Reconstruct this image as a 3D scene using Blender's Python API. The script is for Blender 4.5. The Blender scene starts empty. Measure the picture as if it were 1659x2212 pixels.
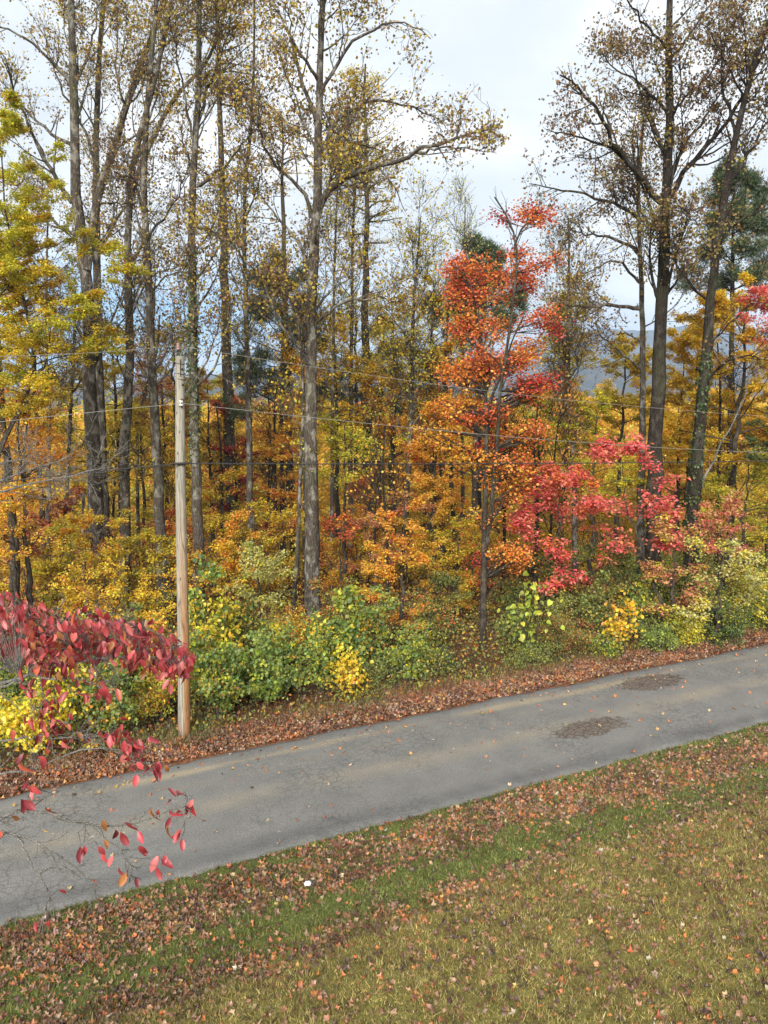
import bpy, math
import numpy as np
rng = np.random.default_rng(11)
U = rng.uniform
F_, PIT, CH = 1661.0, math.radians(8.8), 8.1
CP, SP = math.cos(PIT), math.sin(PIT)
ROAD = math.radians(25.5); RC, RS = math.cos(ROAD), math.sin(ROAD)
scene = bpy.context.scene
COL = scene.collection
Z = np.array([0., 0., 1.])

# ------------------------------------------------------------------ placing
def ray(x, y):
    dx = (np.asarray(x, float)-829.5)/F_; dy = (1106-np.asarray(y, float))/F_
    return np.stack([dx+0*dy, CP+dy*SP+0*dx, -SP+dy*CP+0*dx], -1)
def at(x, y, D):                                   # photo position + distance in metres -> world point
    d = ray(x, y); k = np.asarray(D, float)/d[..., 1]
    return d*k[..., None]+np.array([0, 0, CH])
def on_plane_t(x, y, t):                           # ray meets the vertical plane running along the road
    d = ray(x, y); k = t/(-d[..., 0]*RS+d[..., 1]*RC)
    return d*k[..., None]+np.array([0, 0, CH])
def proj(P):
    q = P-np.array([0, 0, CH]); f = np.maximum(q[..., 1]*CP-q[..., 2]*SP, .01); u = q[..., 1]*SP+q[..., 2]*CP
    return 829.5+F_*q[..., 0]/f, 1106-F_*u/f
def st(X, Y): return X*RC+Y*RS, -X*RS+Y*RC
def xy(s, t): return s*RC-t*RS, s*RS+t*RC
def vnoise(x, y, sc=1., seed=0):
    x = np.asarray(x)/sc; y = np.asarray(y)/sc
    return (np.sin(x*1.7+seed+1.3*np.sin(y*1.1+seed*2))+np.sin(y*2.1-x*.6+seed*3+1.1*np.sin(x*1.9))+np.sin((x+y)*3.3+seed+np.sin(y*2.7)))/3
def ss(a, b, x): v = np.clip((x-a)/(b-a), 0, 1); return v*v*(3-2*v)
T_NEAR, T_FAR = 12.2, 16.5
def edge_near(s): return T_NEAR+.06*vnoise(s, s*.3, 1.2, 2)+.05*vnoise(s, 0, .3, 5)+.03*vnoise(s, 0, .11, 7)
def edge_far(s): return T_FAR+.07*vnoise(s, s*.3, 1.5, 8)+.04*vnoise(s, 0, .35, 3)
def ground(X, Y):
    X = np.asarray(X, float); Y = np.asarray(Y, float)
    s, t = st(X, Y)
    z = np.zeros(np.broadcast(s, t).shape)-.03
    # near side: shoulder, shallow swale, bank and lawn rising to the house
    z = z-.12*ss(12.1, 11.2, t)*1.0
    sharp = ss(9, 3, s)
    foot = 9.85+.12*vnoise(s, 0, 2.2, 1)
    d1 = np.maximum(foot-t, 0)
    z = z+sharp*(.26*ss(0, .7, d1)+.16*d1)+(1-sharp)*(.13*np.maximum(11.-t, 0)+.12*ss(0, 2.5, 10.6-t))
    z = z+np.where(t < 10, .035*vnoise(X, Y, .9, 4), 0)
    # far side: verge, then the woods fall away to a valley
    z = z+.05*ss(16.6, 17.2, t)
    z = z-.085*np.maximum(t-18, 0)*(t < 60)-(t >= 60)*(3.57+.16*(np.minimum(t, 180)-60))
    z = z+np.where(t > 18, .25*vnoise(X, Y, 3.5, 6)*ss(18, 24, t), 0)
    return z

# ------------------------------------------------------------------ materials
def mat(name):
    m = bpy.data.materials.new(name); m.use_nodes = True; nt = m.node_tree; nt.nodes.clear()
    return m, nt
def N(nt, t, **k):
    n = nt.nodes.new(t)
    for a, b in k.items():
        if a.startswith('i_'): n.inputs[a[2:].replace('_', ' ')].default_value = b
        else: setattr(n, a, b)
    return n
def L(nt, a, b): nt.links.new(a, b)
def ramp(nt, stops, fac, interp='LINEAR'):
    r = nt.nodes.new('ShaderNodeValToRGB'); r.color_ramp.interpolation = interp
    e = r.color_ramp.elements
    while len(e) < len(stops): e.new(.5)
    for q, (p, c) in zip(e, stops): q.position = p; q.color = (*c, 1) if len(c) == 3 else c
    L(nt, fac, r.inputs[0]); return r.outputs[0]
def math_(nt, op, a, b=0., c=None):
    m = nt.nodes.new('ShaderNodeMath'); m.operation = op
    for i, v in enumerate((a, b) if c is None else (a, b, c)):
        if hasattr(v, 'links'): L(nt, v, m.inputs[i])
        else: m.inputs[i].default_value = v
    return m.outputs[0]
def mixc(nt, fac, a, b, mode='MIX'):
    m = nt.nodes.new('ShaderNodeMix'); m.data_type = 'RGBA'; m.blend_type = mode
    for s, v in ((m.inputs[0], fac), (m.inputs[6], a), (m.inputs[7], b)):
        if hasattr(v, 'links'): L(nt, v, s)
        elif isinstance(v, (int, float)): s.default_value = v
        else: s.default_value = (*v, 1)
    return m.outputs[2]
def noise(nt, vec, scale, detail=4, rough=.55, dist=0):
    n = N(nt, 'ShaderNodeTexNoise'); n.inputs['Scale'].default_value = scale; n.inputs['Detail'].default_value = detail
    n.inputs['Roughness'].default_value = rough; n.inputs['Distortion'].default_value = dist
    L(nt, vec, n.inputs['Vector']); return n.outputs['Fac']
def mapping(nt, sc, rot=(0, 0, 0), coord='Object'):
    tc = N(nt, 'ShaderNodeTexCoord'); mp = N(nt, 'ShaderNodeMapping'); mp.inputs['Scale'].default_value = sc; mp.inputs['Rotation'].default_value = rot
    L(nt, tc.outputs[coord], mp.inputs['Vector']); return mp.outputs[0]
def geo_pos(nt): return N(nt, 'ShaderNodeNewGeometry').outputs['Position']
def finish(nt, col, rough=.8, bump=None, bs=.4, bd=.01, spec=.3):
    p = N(nt, 'ShaderNodeBsdfPrincipled'); o = N(nt, 'ShaderNodeOutputMaterial')
    if hasattr(col, 'links'): L(nt, col, p.inputs['Base Color'])
    else: p.inputs['Base Color'].default_value = (*col, 1)
    if hasattr(rough, 'links'): L(nt, rough, p.inputs['Roughness'])
    else: p.inputs['Roughness'].default_value = rough
    p.inputs['Specular IOR Level'].default_value = spec
    if bump is not None:
        b = N(nt, 'ShaderNodeBump'); b.inputs['Strength'].default_value = bs; b.inputs['Distance'].default_value = bd
        L(nt, bump, b.inputs['Height']); L(nt, b.outputs[0], p.inputs['Normal'])
    L(nt, p.outputs[0], o.inputs[0]); return p

def leaf_mat(name, trans=.35, gloss=.06, rough=.45):
    m, nt = mat(name)
    a = N(nt, 'ShaderNodeAttribute'); a.attribute_name = 'Col'
    nz = noise(nt, geo_pos(nt), 22., 2)
    c = mixc(nt, 1., a.outputs['Color'], ramp(nt, [(.3, (.82, .82, .82)), (.7, (1.12, 1.12, 1.12))], nz), 'MULTIPLY')
    d = N(nt, 'ShaderNodeBsdfDiffuse'); t = N(nt, 'ShaderNodeBsdfTranslucent'); g = N(nt, 'ShaderNodeBsdfGlossy')
    g.inputs['Roughness'].default_value = rough; g.inputs['Color'].default_value = (.9, .9, .9, 1)
    L(nt, c, d.inputs[0]); L(nt, c, t.inputs[0])
    x = N(nt, 'ShaderNodeMixShader'); x.inputs[0].default_value = trans
    L(nt, d.outputs[0], x.inputs[1]); L(nt, t.outputs[0], x.inputs[2])
    y = N(nt, 'ShaderNodeMixShader'); y.inputs[0].default_value = gloss
    L(nt, x.outputs[0], y.inputs[1]); L(nt, g.outputs[0], y.inputs[2])
    o = N(nt, 'ShaderNodeOutputMaterial'); L(nt, y.outputs[0], o.inputs[0]); return m
M_LEAF = leaf_mat('leaf', .43, .03)
M_DRY = leaf_mat('dry_leaf', .12, .05, .5)
M_DOG = leaf_mat('dogwood_leaf', .22, .05, .5)
M_NEED = leaf_mat('needle', .12, .04)
M_GRASS = leaf_mat('grass_blade', .3, .03)

def bark(name, a, b, lich, la=.35, sc=1.):
    m, nt = mat(name)
    v = mapping(nt, (9*sc, 9*sc, 1.6*sc))
    n1 = noise(nt, v, 2.6, 6, .65, .4)
    w = N(nt, 'ShaderNodeTexVoronoi'); w.feature = 'DISTANCE_TO_EDGE'; w.inputs['Scale'].default_value = 2.4; L(nt, v, w.inputs['Vector'])
    c = ramp(nt, [(.3, a), (.7, b)], n1)
    c = mixc(nt, ramp(nt, [(0., (.75, .75, .75)), (.18, (0, 0, 0))], w.outputs['Distance']), c, tuple(q*.45 for q in a))
    v2 = mapping(nt, (3, 3, 1.8))
    n2 = noise(nt, v2, 1.3, 5, .6)
    c = mixc(nt, math_(nt, 'MULTIPLY', ramp(nt, [(.5, (0, 0, 0)), (.62, (1, 1, 1))], n2), la), c, lich)
    n3 = noise(nt, mapping(nt, (1, 1, .5)), .8, 3)
    c = mixc(nt, math_(nt, 'MULTIPLY', ramp(nt, [(.5, (0, 0, 0)), (.7, (1, 1, 1))], n3), .35), c, (.10, .11, .05))
    h = math_(nt, 'ADD', n1, math_(nt, 'MULTIPLY', w.outputs['Distance'], .8))
    finish(nt, c, .9, h, 1., .05, .1); return m
M_BARK = bark('grey_bark', (.048, .038, .030), (.155, .127, .10), (.30, .285, .245), .75)
M_BARKD = bark('dark_bark', (.020, .016, .013), (.060, .047, .037), (.13, .12, .10), .35)
M_BARKM = bark('maple_bark', (.035, .028, .022), (.10, .08, .062), (.22, .2, .16), .3)
M_BARKG = bark('pale_bark', (.11, .10, .088), (.26, .24, .21), (.4, .39, .36), .4)
M_TWIG = bark('twig_bark', (.06, .045, .035), (.14, .11, .09), (.2, .18, .15), .2)

def mat_ground():
    m, nt = mat('ground')
    pos = geo_pos(nt)
    sep = N(nt, 'ShaderNodeSeparateXYZ'); L(nt, pos, sep.inputs[0])
    t = math_(nt, 'ADD', math_(nt, 'MULTIPLY', sep.outputs[0], -RS), math_(nt, 'MULTIPLY', sep.outputs[1], RC))
    s = math_(nt, 'ADD', math_(nt, 'MULTIPLY', sep.outputs[0], RC), math_(nt, 'MULTIPLY', sep.outputs[1], RS))
    nb = noise(nt, pos, .55, 5, .6); nf = noise(nt, pos, 14., 5, .7); nm = noise(nt, pos, 3., 4, .6)
    tw = math_(nt, 'ADD', t, math_(nt, 'MULTIPLY', math_(nt, 'SUBTRACT', nb, .5), 1.2))
    green = ramp(nt, [(.3, (.045, .055, .016)), (.5, (.085, .10, .027)), (.7, (.14, .145, .045))], nf)
    dry = ramp(nt, [(.3, (.075, .062, .02)), (.5, (.16, .14, .042)), (.72, (.26, .22, .07))], nf)
    lawn = mixc(nt, ramp(nt, [(.0, (0, 0, 0)), (1., (1, 1, 1))], math_(nt, 'MULTIPLY_ADD', tw, 1.3, -12.4)), dry, green)
    bare = mixc(nt, ramp(nt, [(.52, (0, 0, 0)), (.66, (1, 1, 1))], nm), lawn, (.07, .05, .03))
    litter = ramp(nt, [(.3, (.035, .018, .01)), (.5, (.12, .055, .03)), (.7, (.22, .10, .045))], nf)
    wood = ramp(nt, [(.35, (.05, .03, .014)), (.5, (.15, .07, .025)), (.62, (.07, .065, .02)), (.75, (.24, .12, .03))], noise(nt, pos, 1.8, 6, .7))
    c = mixc(nt, math_(nt, 'GREATER_THAN', t, 14.), bare, litter)
    c = mixc(nt, ramp(nt, [(0, (0, 0, 0)), (1, (1, 1, 1))], math_(nt, 'MULTIPLY_ADD', t, .5, -8.8)), c, wood)
    far = ramp(nt, [(.35, (.10, .05, .02)), (.5, (.16, .10, .03)), (.65, (.06, .07, .025))], noise(nt, pos, .06, 6, .7))
    c = mixc(nt, ramp(nt, [(0, (0, 0, 0)), (1, (1, 1, 1))], math_(nt, 'MULTIPLY_ADD', t, .02, -1.8)), c, far)
    finish(nt, c, .95, math_(nt, 'ADD', nf, nm), .6, .03, .1); return m
M_GROUND = mat_ground()

def mat_road():
    m, nt = mat('asphalt')
    uv = N(nt, 'ShaderNodeUVMap'); uv.uv_map = 'along'
    sep = N(nt, 'ShaderNodeSeparateXYZ'); L(nt, uv.outputs[0], sep.inputs[0])
    s, t = sep.outputs[0], sep.outputs[1]
    pos = uv.outputs[0]
    mp = N(nt, 'ShaderNodeMapping'); mp.inputs['Scale'].default_value = (.28, 1.3, 1); L(nt, pos, mp.inputs['Vector'])
    ns = noise(nt, mp.outputs[0], 1.1, 5, .6)
    nfine = noise(nt, pos, 38., 4, .85); nmid = noise(nt, pos, 1.4, 6, .65)
    base = ramp(nt, [(.3, (.135, .131, .124)), (.7, (.178, .172, .161))], nmid)
    # worn dusty wheel tracks, tan
    wob = math_(nt, 'MULTIPLY', math_(nt, 'SUBTRACT', ns, .5), .55)
    def band(t0, w, k=1.):
        d = math_(nt, 'ABSOLUTE', math_(nt, 'SUBTRACT', math_(nt, 'ADD', t, wob), t0))
        return math_(nt, 'MULTIPLY', ramp(nt, [(0, (1, 1, 1)), (1, (0, 0, 0))], math_(nt, 'DIVIDE', d, w), 'EASE'), k)
    bn = ramp(nt, [(.36, (.15, .15, .15)), (.62, (1, 1, 1))], noise(nt, pos, .35, 4, .6))
    tan = math_(nt, 'MULTIPLY', math_(nt, 'ADD', band(15.85, .24, .85), math_(nt, 'ADD', band(14.2, .5, .5), band(15.2, .3, .1))), bn)
    grain = ramp(nt, [(.36, (.55, .55, .55)), (.5, (.98, .98, .98)), (.66, (1.6, 1.58, 1.5))], nfine)
    c = mixc(nt, tan, base, (.285, .24, .165))
    dark = math_(nt, 'ADD', band(12.5, .55, .6), band(16.35, .28, .5))
    c = mixc(nt, math_(nt, 'MULTIPLY', dark, ramp(nt, [(.35, (.35, .35, .35)), (.6, (1, 1, 1))], noise(nt, pos, .8, 5, .7))), c, (.062, .062, .062))
    # fine alligator cracks
    mp2 = N(nt, 'ShaderNodeMapping'); mp2.inputs['Scale'].default_value = (5.2, 6.4, 1); L(nt, pos, mp2.inputs['Vector'])
    dn = N(nt, 'ShaderNodeTexNoise'); dn.inputs['Scale'].default_value = 3.; L(nt, mp2.outputs[0], dn.inputs['Vector'])
    va = N(nt, 'ShaderNodeVectorMath'); va.operation = 'MULTIPLY_ADD'; L(nt, dn.outputs['Color'], va.inputs[0]); va.inputs[1].default_value = (.5, .5, 0); L(nt, mp2.outputs[0], va.inputs[2])
    vo = N(nt, 'ShaderNodeTexVoronoi'); vo.feature = 'DISTANCE_TO_EDGE'; vo.inputs['Scale'].default_value = 1.; L(nt, va.outputs[0], vo.inputs['Vector'])
    ck = ramp(nt, [(0., (1, 1, 1)), (.10, (0, 0, 0))], vo.outputs['Distance'])
    cm = ramp(nt, [(.45, (.12, .12, .12)), (.62, (1, 1, 1))], noise(nt, pos, .5, 3))
    c = mixc(nt, math_(nt, 'MULTIPLY', math_(nt, 'MULTIPLY', ck, cm), .5), c, (.05, .048, .045))
    # crumbled brown patches
    def patch(s0, t0, a, b):
        x = math_(nt, 'DIVIDE', math_(nt, 'SUBTRACT', s, s0), a); y = math_(nt, 'DIVIDE', math_(nt, 'SUBTRACT', t, t0), b)
        r = math_(nt, 'SQRT', math_(nt, 'ADD', math_(nt, 'MULTIPLY', x, x), math_(nt, 'MULTIPLY', y, y)))
        r = math_(nt, 'ADD', r, math_(nt, 'MULTIPLY', math_(nt, 'SUBTRACT', noise(nt, pos, 4.5, 6, .8), .5), 1.9))
        return r
    for (s0, t0, a, b) in ((12.2, 13.84, 1.15, .42), (15.75, 15.45, 1.2, .55)):
        r = patch(s0, t0, a, b)
        inn = ramp(nt, [(.75, (1, 1, 1)), (1.05, (0, 0, 0))], r)
        rim = ramp(nt, [(.9, (1, 1, 1)), (1.5, (0, 0, 0))], r)
        c = mixc(nt, math_(nt, 'MULTIPLY', math_(nt, 'MULTIPLY', rim, ck), .8), c, (.06, .05, .04))
        c = mixc(nt, math_(nt, 'MULTIPLY', inn, .85), c, ramp(nt, [(.35, (.065, .05, .04)), (.55, (.13, .10, .078)), (.75, (.24, .2, .16))], noise(nt, pos, 18., 5, .8)))
        c = mixc(nt, math_(nt, 'MULTIPLY', math_(nt, 'MULTIPLY', inn, ck), .7), c, (.03, .025, .02))
    # pale chips
    vp = N(nt, 'ShaderNodeTexVoronoi'); vp.inputs['Scale'].default_value = 1.1; L(nt, pos, vp.inputs['Vector'])
    c = mixc(nt, ramp(nt, [(0, (1, 1, 1)), (.03, (.6, .6, .6)), (.06, (0, 0, 0))], vp.outputs['Distance']), c, (.38, .33, .25))
    c = mixc(nt, 1., c, grain, 'MULTIPLY')
    h = math_(nt, 'SUBTRACT', math_(nt, 'MULTIPLY', nfine, .5), math_(nt, 'MULTIPLY', ck, .6))
    finish(nt, c, .85, h, .5, .006, .3); return m
M_ROAD = mat_road()

def mat_pole():
    m, nt = mat('weathered_pole_wood')
    v = mapping(nt, (14, 14, .9)); n = noise(nt, v, 2., 6, .7)
    c = ramp(nt, [(.3, (.16, .14, .11)), (.5, (.29, .27, .22)), (.7, (.42, .39, .33))], n)
    tc = N(nt, 'ShaderNodeTexCoord'); sep = N(nt, 'ShaderNodeSeparateXYZ'); L(nt, tc.outputs['Object'], sep.inputs[0])
    x, z = sep.outputs[0], sep.outputs[2]
    nn = noise(nt, mapping(nt, (6, 6, .6)), 1.2, 4)
    # tawny streak down the right-hand side where the grey has worn off, strongest low down
    side = math_(nt, 'ADD', x, math_(nt, 'MULTIPLY', math_(nt, 'SUBTRACT', nn, .5), .14))
    m1 = ramp(nt, [(.45, (0, 0, 0)), (.75, (1, 1, 1))], math_(nt, 'MULTIPLY_ADD', side, 5., .2))
    m2 = ramp(nt, [(.35, (1, 1, 1)), (.95, (0, 0, 0))], math_(nt, 'MULTIPLY', z, .16))
    c = mixc(nt, math_(nt, 'MULTIPLY', m1, m2), c, ramp(nt, [(.3, (.22, .10, .035)), (.7, (.42, .21, .08))], n))
    m3 = ramp(nt, [(.1, (1, 1, 1)), (.7, (0, 0, 0))], math_(nt, 'MULTIPLY_ADD', nn, .3, math_(nt, 'MULTIPLY', z, 1.)))
    c = mixc(nt, math_(nt, 'MULTIPLY', m3, .7), c, (.25, .10, .05))
    w = N(nt, 'ShaderNodeTexVoronoi'); w.feature = 'DISTANCE_TO_EDGE'; w.inputs['Scale'].default_value = 1.6; L(nt, mapping(nt, (12, 12, .35)), w.inputs['Vector'])
    ck = ramp(nt, [(0, (1, 1, 1)), (.05, (0, 0, 0))], w.outputs['Distance'])
    c = mixc(nt, math_(nt, 'MULTIPLY', ck, .7), c, (.05, .04, .03))
    kn = N(nt, 'ShaderNodeTexVoronoi'); kn.inputs['Scale'].default_value = 1.5; L(nt, mapping(nt, (4, 4, 1.4)), kn.inputs['Vector'])
    c = mixc(nt, ramp(nt, [(.07, (.8, .8, .8)), (.11, (0, 0, 0))], kn.outputs['Distance']), c, (.06, .045, .035))
    finish(nt, c, .85, math_(nt, 'SUBTRACT', n, ck), .5, .008, .2); return m
M_POLE = mat_pole()
def plain(name, col, rough=.5, metal=0.):
    m, nt = mat(name)
    n = noise(nt, mapping(nt, (1, 1, 1)), 30., 3)
    p = finish(nt, mixc(nt, n, tuple(q*.75 for q in col), tuple(min(q*1.2, 1) for q in col)), rough); p.inputs['Metallic'].default_value = metal; return m
M_STEEL = plain('dark_iron', (.06, .05, .045), .6, .6)
M_PORC = plain('porcelain', (.25, .16, .14), .3)
M_PORCW = plain('pale_porcelain', (.62, .6, .56), .3)
M_CABLE = plain('black_cable', (.035, .035, .037), .5)
M_WIREL = plain('aluminium_wire', (.26, .25, .23), .6, .0)
M_PAPER = plain('white_paper', (.85, .85, .85), .7)
M_HILL, _nt = mat('wooded_hills')
_n = noise(_nt, geo_pos(_nt), .012, 8, .75)
finish(_nt, ramp(_nt, [(.3, (.02, .03, .025)), (.5, (.055, .05, .035)), (.7, (.12, .08, .05))], _n), 1., None, spec=0)

# ------------------------------------------------------------------ mesh building
class MB:
    def __init__(s): s.v = []; s.f = []; s.c = []; s.n = 0; s.sm = []
    def add(s, v, f, col=None, smooth=True):
        v = np.asarray(v, float).reshape(-1, 3); f = np.asarray(f)
        if len(f) == 0: return
        s.v.append(v); s.f.append(f+s.n); s.n += len(v)
        c = np.ones((len(f), 4)); c[:, :3] = .5 if col is None else col
        s.c.append(c); s.sm.append(np.full(len(f), smooth))
    def build(s, name, m, parent=None, base=None):
        me = bpy.data.meshes.new(name)
        v = np.concatenate(s.v) if s.v else np.zeros((0, 3))
        if base is not None: v = v-np.asarray(base)
        me.vertices.add(len(v)); me.vertices.foreach_set('co', v.astype(np.float32).ravel())
        li = np.concatenate([f.ravel() for f in s.f]); tot = np.concatenate([np.full(len(f), f.shape[1]) for f in s.f])
        start = np.concatenate([[0], np.cumsum(tot)[:-1]])
        me.loops.add(len(li)); me.loops.foreach_set('vertex_index', li.astype(np.int32))
        me.polygons.add(len(tot)); me.polygons.foreach_set('loop_start', start.astype(np.int32))
        me.polygons.foreach_set('use_smooth', np.concatenate(s.sm))
        me.update(calc_edges=True)
        a = me.attributes.new('Col', 'FLOAT_COLOR', 'FACE'); a.data.foreach_set('color', np.concatenate(s.c).astype(np.float32).ravel())
        me.materials.append(m)
        o = bpy.data.objects.new(name, me); COL.objects.link(o)
        if parent is not None: o.parent = parent
        elif base is not None: o.location = base
        return o
def tag(o, label=None, cat=None, group=None, kind=None):
    for k, v in (('label', label), ('category', cat), ('group', group), ('kind', kind)):
        if v: o[k] = v
    return o
def thing(name, base, label, cat, group=None):
    o = bpy.data.objects.new(name, None); o.empty_display_size = .3; o.location = base; COL.objects.link(o)
    return tag(o, label, cat, group)
def nrm(v): return v/np.maximum(np.linalg.norm(v, axis=-1, keepdims=True), 1e-9)
def rnd(n): return nrm(rng.normal(size=(n, 3)))

def tubes(mb, P, R, n=5, col=None, rough=0.):
    P = np.asarray(P, float); R = np.asarray(R, float)
    if P.ndim == 2: P = P[None]; R = R[None]
    if len(P) == 0: return
    M, K, _ = P.shape
    T = np.gradient(P, axis=1); T = nrm(T)
    mt = nrm(P[:, -1]-P[:, 0]); ref = np.where(np.abs(mt[:, 2:3]) > .8, np.array([[1., .13, 0]]), np.array([[.1, 0, 1.]]))
    Uv = nrm(np.cross(T, ref[:, None, :])); V = np.cross(T, Uv)
    a = np.arange(n)*2*np.pi/n
    rr = R[:, :, None]*(1+rough*rng.normal(size=(M, K, n))) if rough else np.repeat(R[:, :, None], n, 2)
    v = P[:, :, None, :]+rr[..., None]*(np.cos(a)[None, None, :, None]*Uv[:, :, None]+np.sin(a)[None, None, :, None]*V[:, :, None])
    i = np.arange(M)[:, None, None]*K*n+np.arange(K-1)[None, :, None]*n; j = np.arange(n)[None, None, :]; j2 = (j+1) % n
    f = np.stack([i+j, i+j2, i+n+j2, i+n+j], -1).reshape(-1, 4)
    mb.add(v, f, col)
def resample(pts, K):
    pts = np.asarray(pts, float); d = np.r_[0, np.cumsum(np.linalg.norm(np.diff(pts, axis=0), axis=1))]
    u = np.linspace(0, d[-1], K)
    out = np.stack([np.interp(u, d, pts[:, k]) for k in range(pts.shape[1])], -1)
    for _ in range(2): out[1:-1] = (out[:-2]+2*out[1:-1]+out[2:])/4
    return out
def grow(P, R, n, t=(.25, 1.), Lf=(.4, .7), ang=(30, 60), up=.1, rk=.55, K=6, wig=.12, rmin=.004, planar=0., Labs=None, taper=.5):
    M, K0, _ = P.shape
    if M == 0: return np.zeros((0, K, 3)), np.zeros((0, K))
    cnt = np.broadcast_to(np.asarray(n), (M,)).astype(float); cnt = np.floor(cnt+U(0, 1, M)).astype(int)
    idx = np.repeat(np.arange(M), cnt); m = len(idx)
    seg = np.linalg.norm(np.diff(P, axis=1), axis=2).sum(1)
    tt = U(t[0], t[1], m); f = tt*(K0-1); i = np.minimum(f.astype(int), K0-2); w = (f-i)[:, None]
    p = P[idx, i]*(1-w)+P[idx, i+1]*w; tan = nrm(P[idx, i+1]-P[idx, i])
    r = R[idx, i]*(1-w[:, 0])+R[idx, i+1]*w[:, 0]
    a = rnd(m); a = a-(a*tan).sum(1, keepdims=True)*tan; a[:, 2] *= (1-planar); a = nrm(a)
    th = np.radians(U(ang[0], ang[1], m))[:, None]
    d = np.cos(th)*tan+np.sin(th)*a
    Ln = (seg[idx]*U(Lf[0], Lf[1], m) if Labs is None else U(Labs[0], Labs[1], m))*(1-taper*(tt-t[0])/(t[1]-t[0]+1e-6))
    out = np.zeros((m, K, 3)); out[:, 0] = p
    for k in range(1, K):
        d = nrm(d+wig*rng.normal(size=(m, 3))+up*Z)
        out[:, k] = out[:, k-1]+d*(Ln/(K-1))[:, None]
    r0 = np.maximum(r*rk, rmin*1.3)
    rad = r0[:, None]*(1-np.linspace(0, 1, K)[None]*.75); rad = np.maximum(rad, rmin)
    return out, rad

# leaf templates: verts (x along, y across, z up), faces of equal size
TPL = {
 'rhomb': (np.array([[0, 0, 0], [.45, .33, .10], [1, 0, -.06], [.45, -.33, .10]]), np.array([[0, 1, 2], [0, 2, 3]])),
 'tulip': (np.array([[0, 0, 0], [.12, .40, .10], [.72, .46, .14], [.78, 0, -.04], [.72, -.46, .14], [.12, -.40, .10]]), np.array([[0, 3, 2, 1], [0, 5, 4, 3]])),
 'heart': (np.array([[0, 0, 0], [-.08, .3, .06], [.3, .48, .08], [.68, .3, .02], [1, 0, -.2], [.68, -.3, .02], [.3, -.48, .08], [-.08, -.3, .06], [.5, 0, -.06]]),
           np.array([[0, 8, 2, 1], [8, 4, 3, 2], [8, 6, 5, 4], [0, 7, 6, 8]])),
 'needle': (np.array([[0, .0, 0], [1, .07, 0], [1, -.07, .02]]), np.array([[0, 1, 2]])),
}
_a = np.arange(10)*2*np.pi/10
def lobed(curl, cup, seed):
    r = np.random.default_rng(seed)
    rad = .5*np.array([1.1, .62, .95, .66, .9, .5, .9, .66, .95, .62])*r.uniform(.85, 1.12, 10)
    x = rad*np.cos(_a); y = rad*np.sin(_a)*.95
    z = curl*x*x*2+cup*y*y*2+r.uniform(-.06, .06, 10)
    return (np.vstack([[0, 0, 0], np.stack([x, y, z], -1)]), np.array([[0, 1+i, 1+(i+1) % 10] for i in range(10)]))
LOBED = [lobed(c, k, i) for i, (c, k) in enumerate([(.7, .1), (.3, 1.), (-.5, .5), (1., .7), (.2, -.6), (-.6, -.6), (1.2, -.2)])]
_x = np.array([0, .2, .45, .72, 1.]); _w = np.array([0, .19, .25, .18, 0])
def ovate(bend, fold, tw=0):
    mid = np.stack([_x, 0*_x, bend*_x*_x], -1)
    l = np.stack([_x[1:4], _w[1:4], bend*_x[1:4]**2+fold*_w[1:4]+tw*_x[1:4]*.2], -1); r = l*[1, -1, 1]; r[:, 2] -= 2*tw*_x[1:4]*.2
    v = np.vstack([mid, l, r])   # 0-4 mid, 5-7 left, 8-10 right
    return v, np.array([[0, 1, 5], [1, 6, 5], [1, 2, 6], [2, 7, 6], [2, 3, 7], [3, 4, 7], [0, 8, 1], [1, 8, 9], [1, 9, 2], [2, 9, 10], [2, 10, 3], [3, 10, 4]])
OVATE = [ovate(-.35, .6), ovate(-.7, .4, .7), ovate(.3, .8), ovate(-.8, .7, -.6), ovate(-.2, .3, .9), ovate(.5, .9, -.5)]
def scatter(mb, tpl, pos, A, Nn, size, col, smooth=False):
    V, Fc = tpl; n = len(pos)
    if n == 0: return
    A = nrm(A); B = nrm(np.cross(Nn, A)); Nn = np.cross(A, B); size = np.broadcast_to(size, (n,))[:, None, None]
    v = pos[:, None]+size*(V[None, :, 0:1]*A[:, None]+V[None, :, 1:2]*B[:, None]+V[None, :, 2:3]*Nn[:, None])
    f = (Fc[None]+np.arange(n)[:, None, None]*len(V)).reshape(-1, Fc.shape[1])
    mb.add(v, f, np.repeat(col, len(Fc), 0), smooth)

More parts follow.
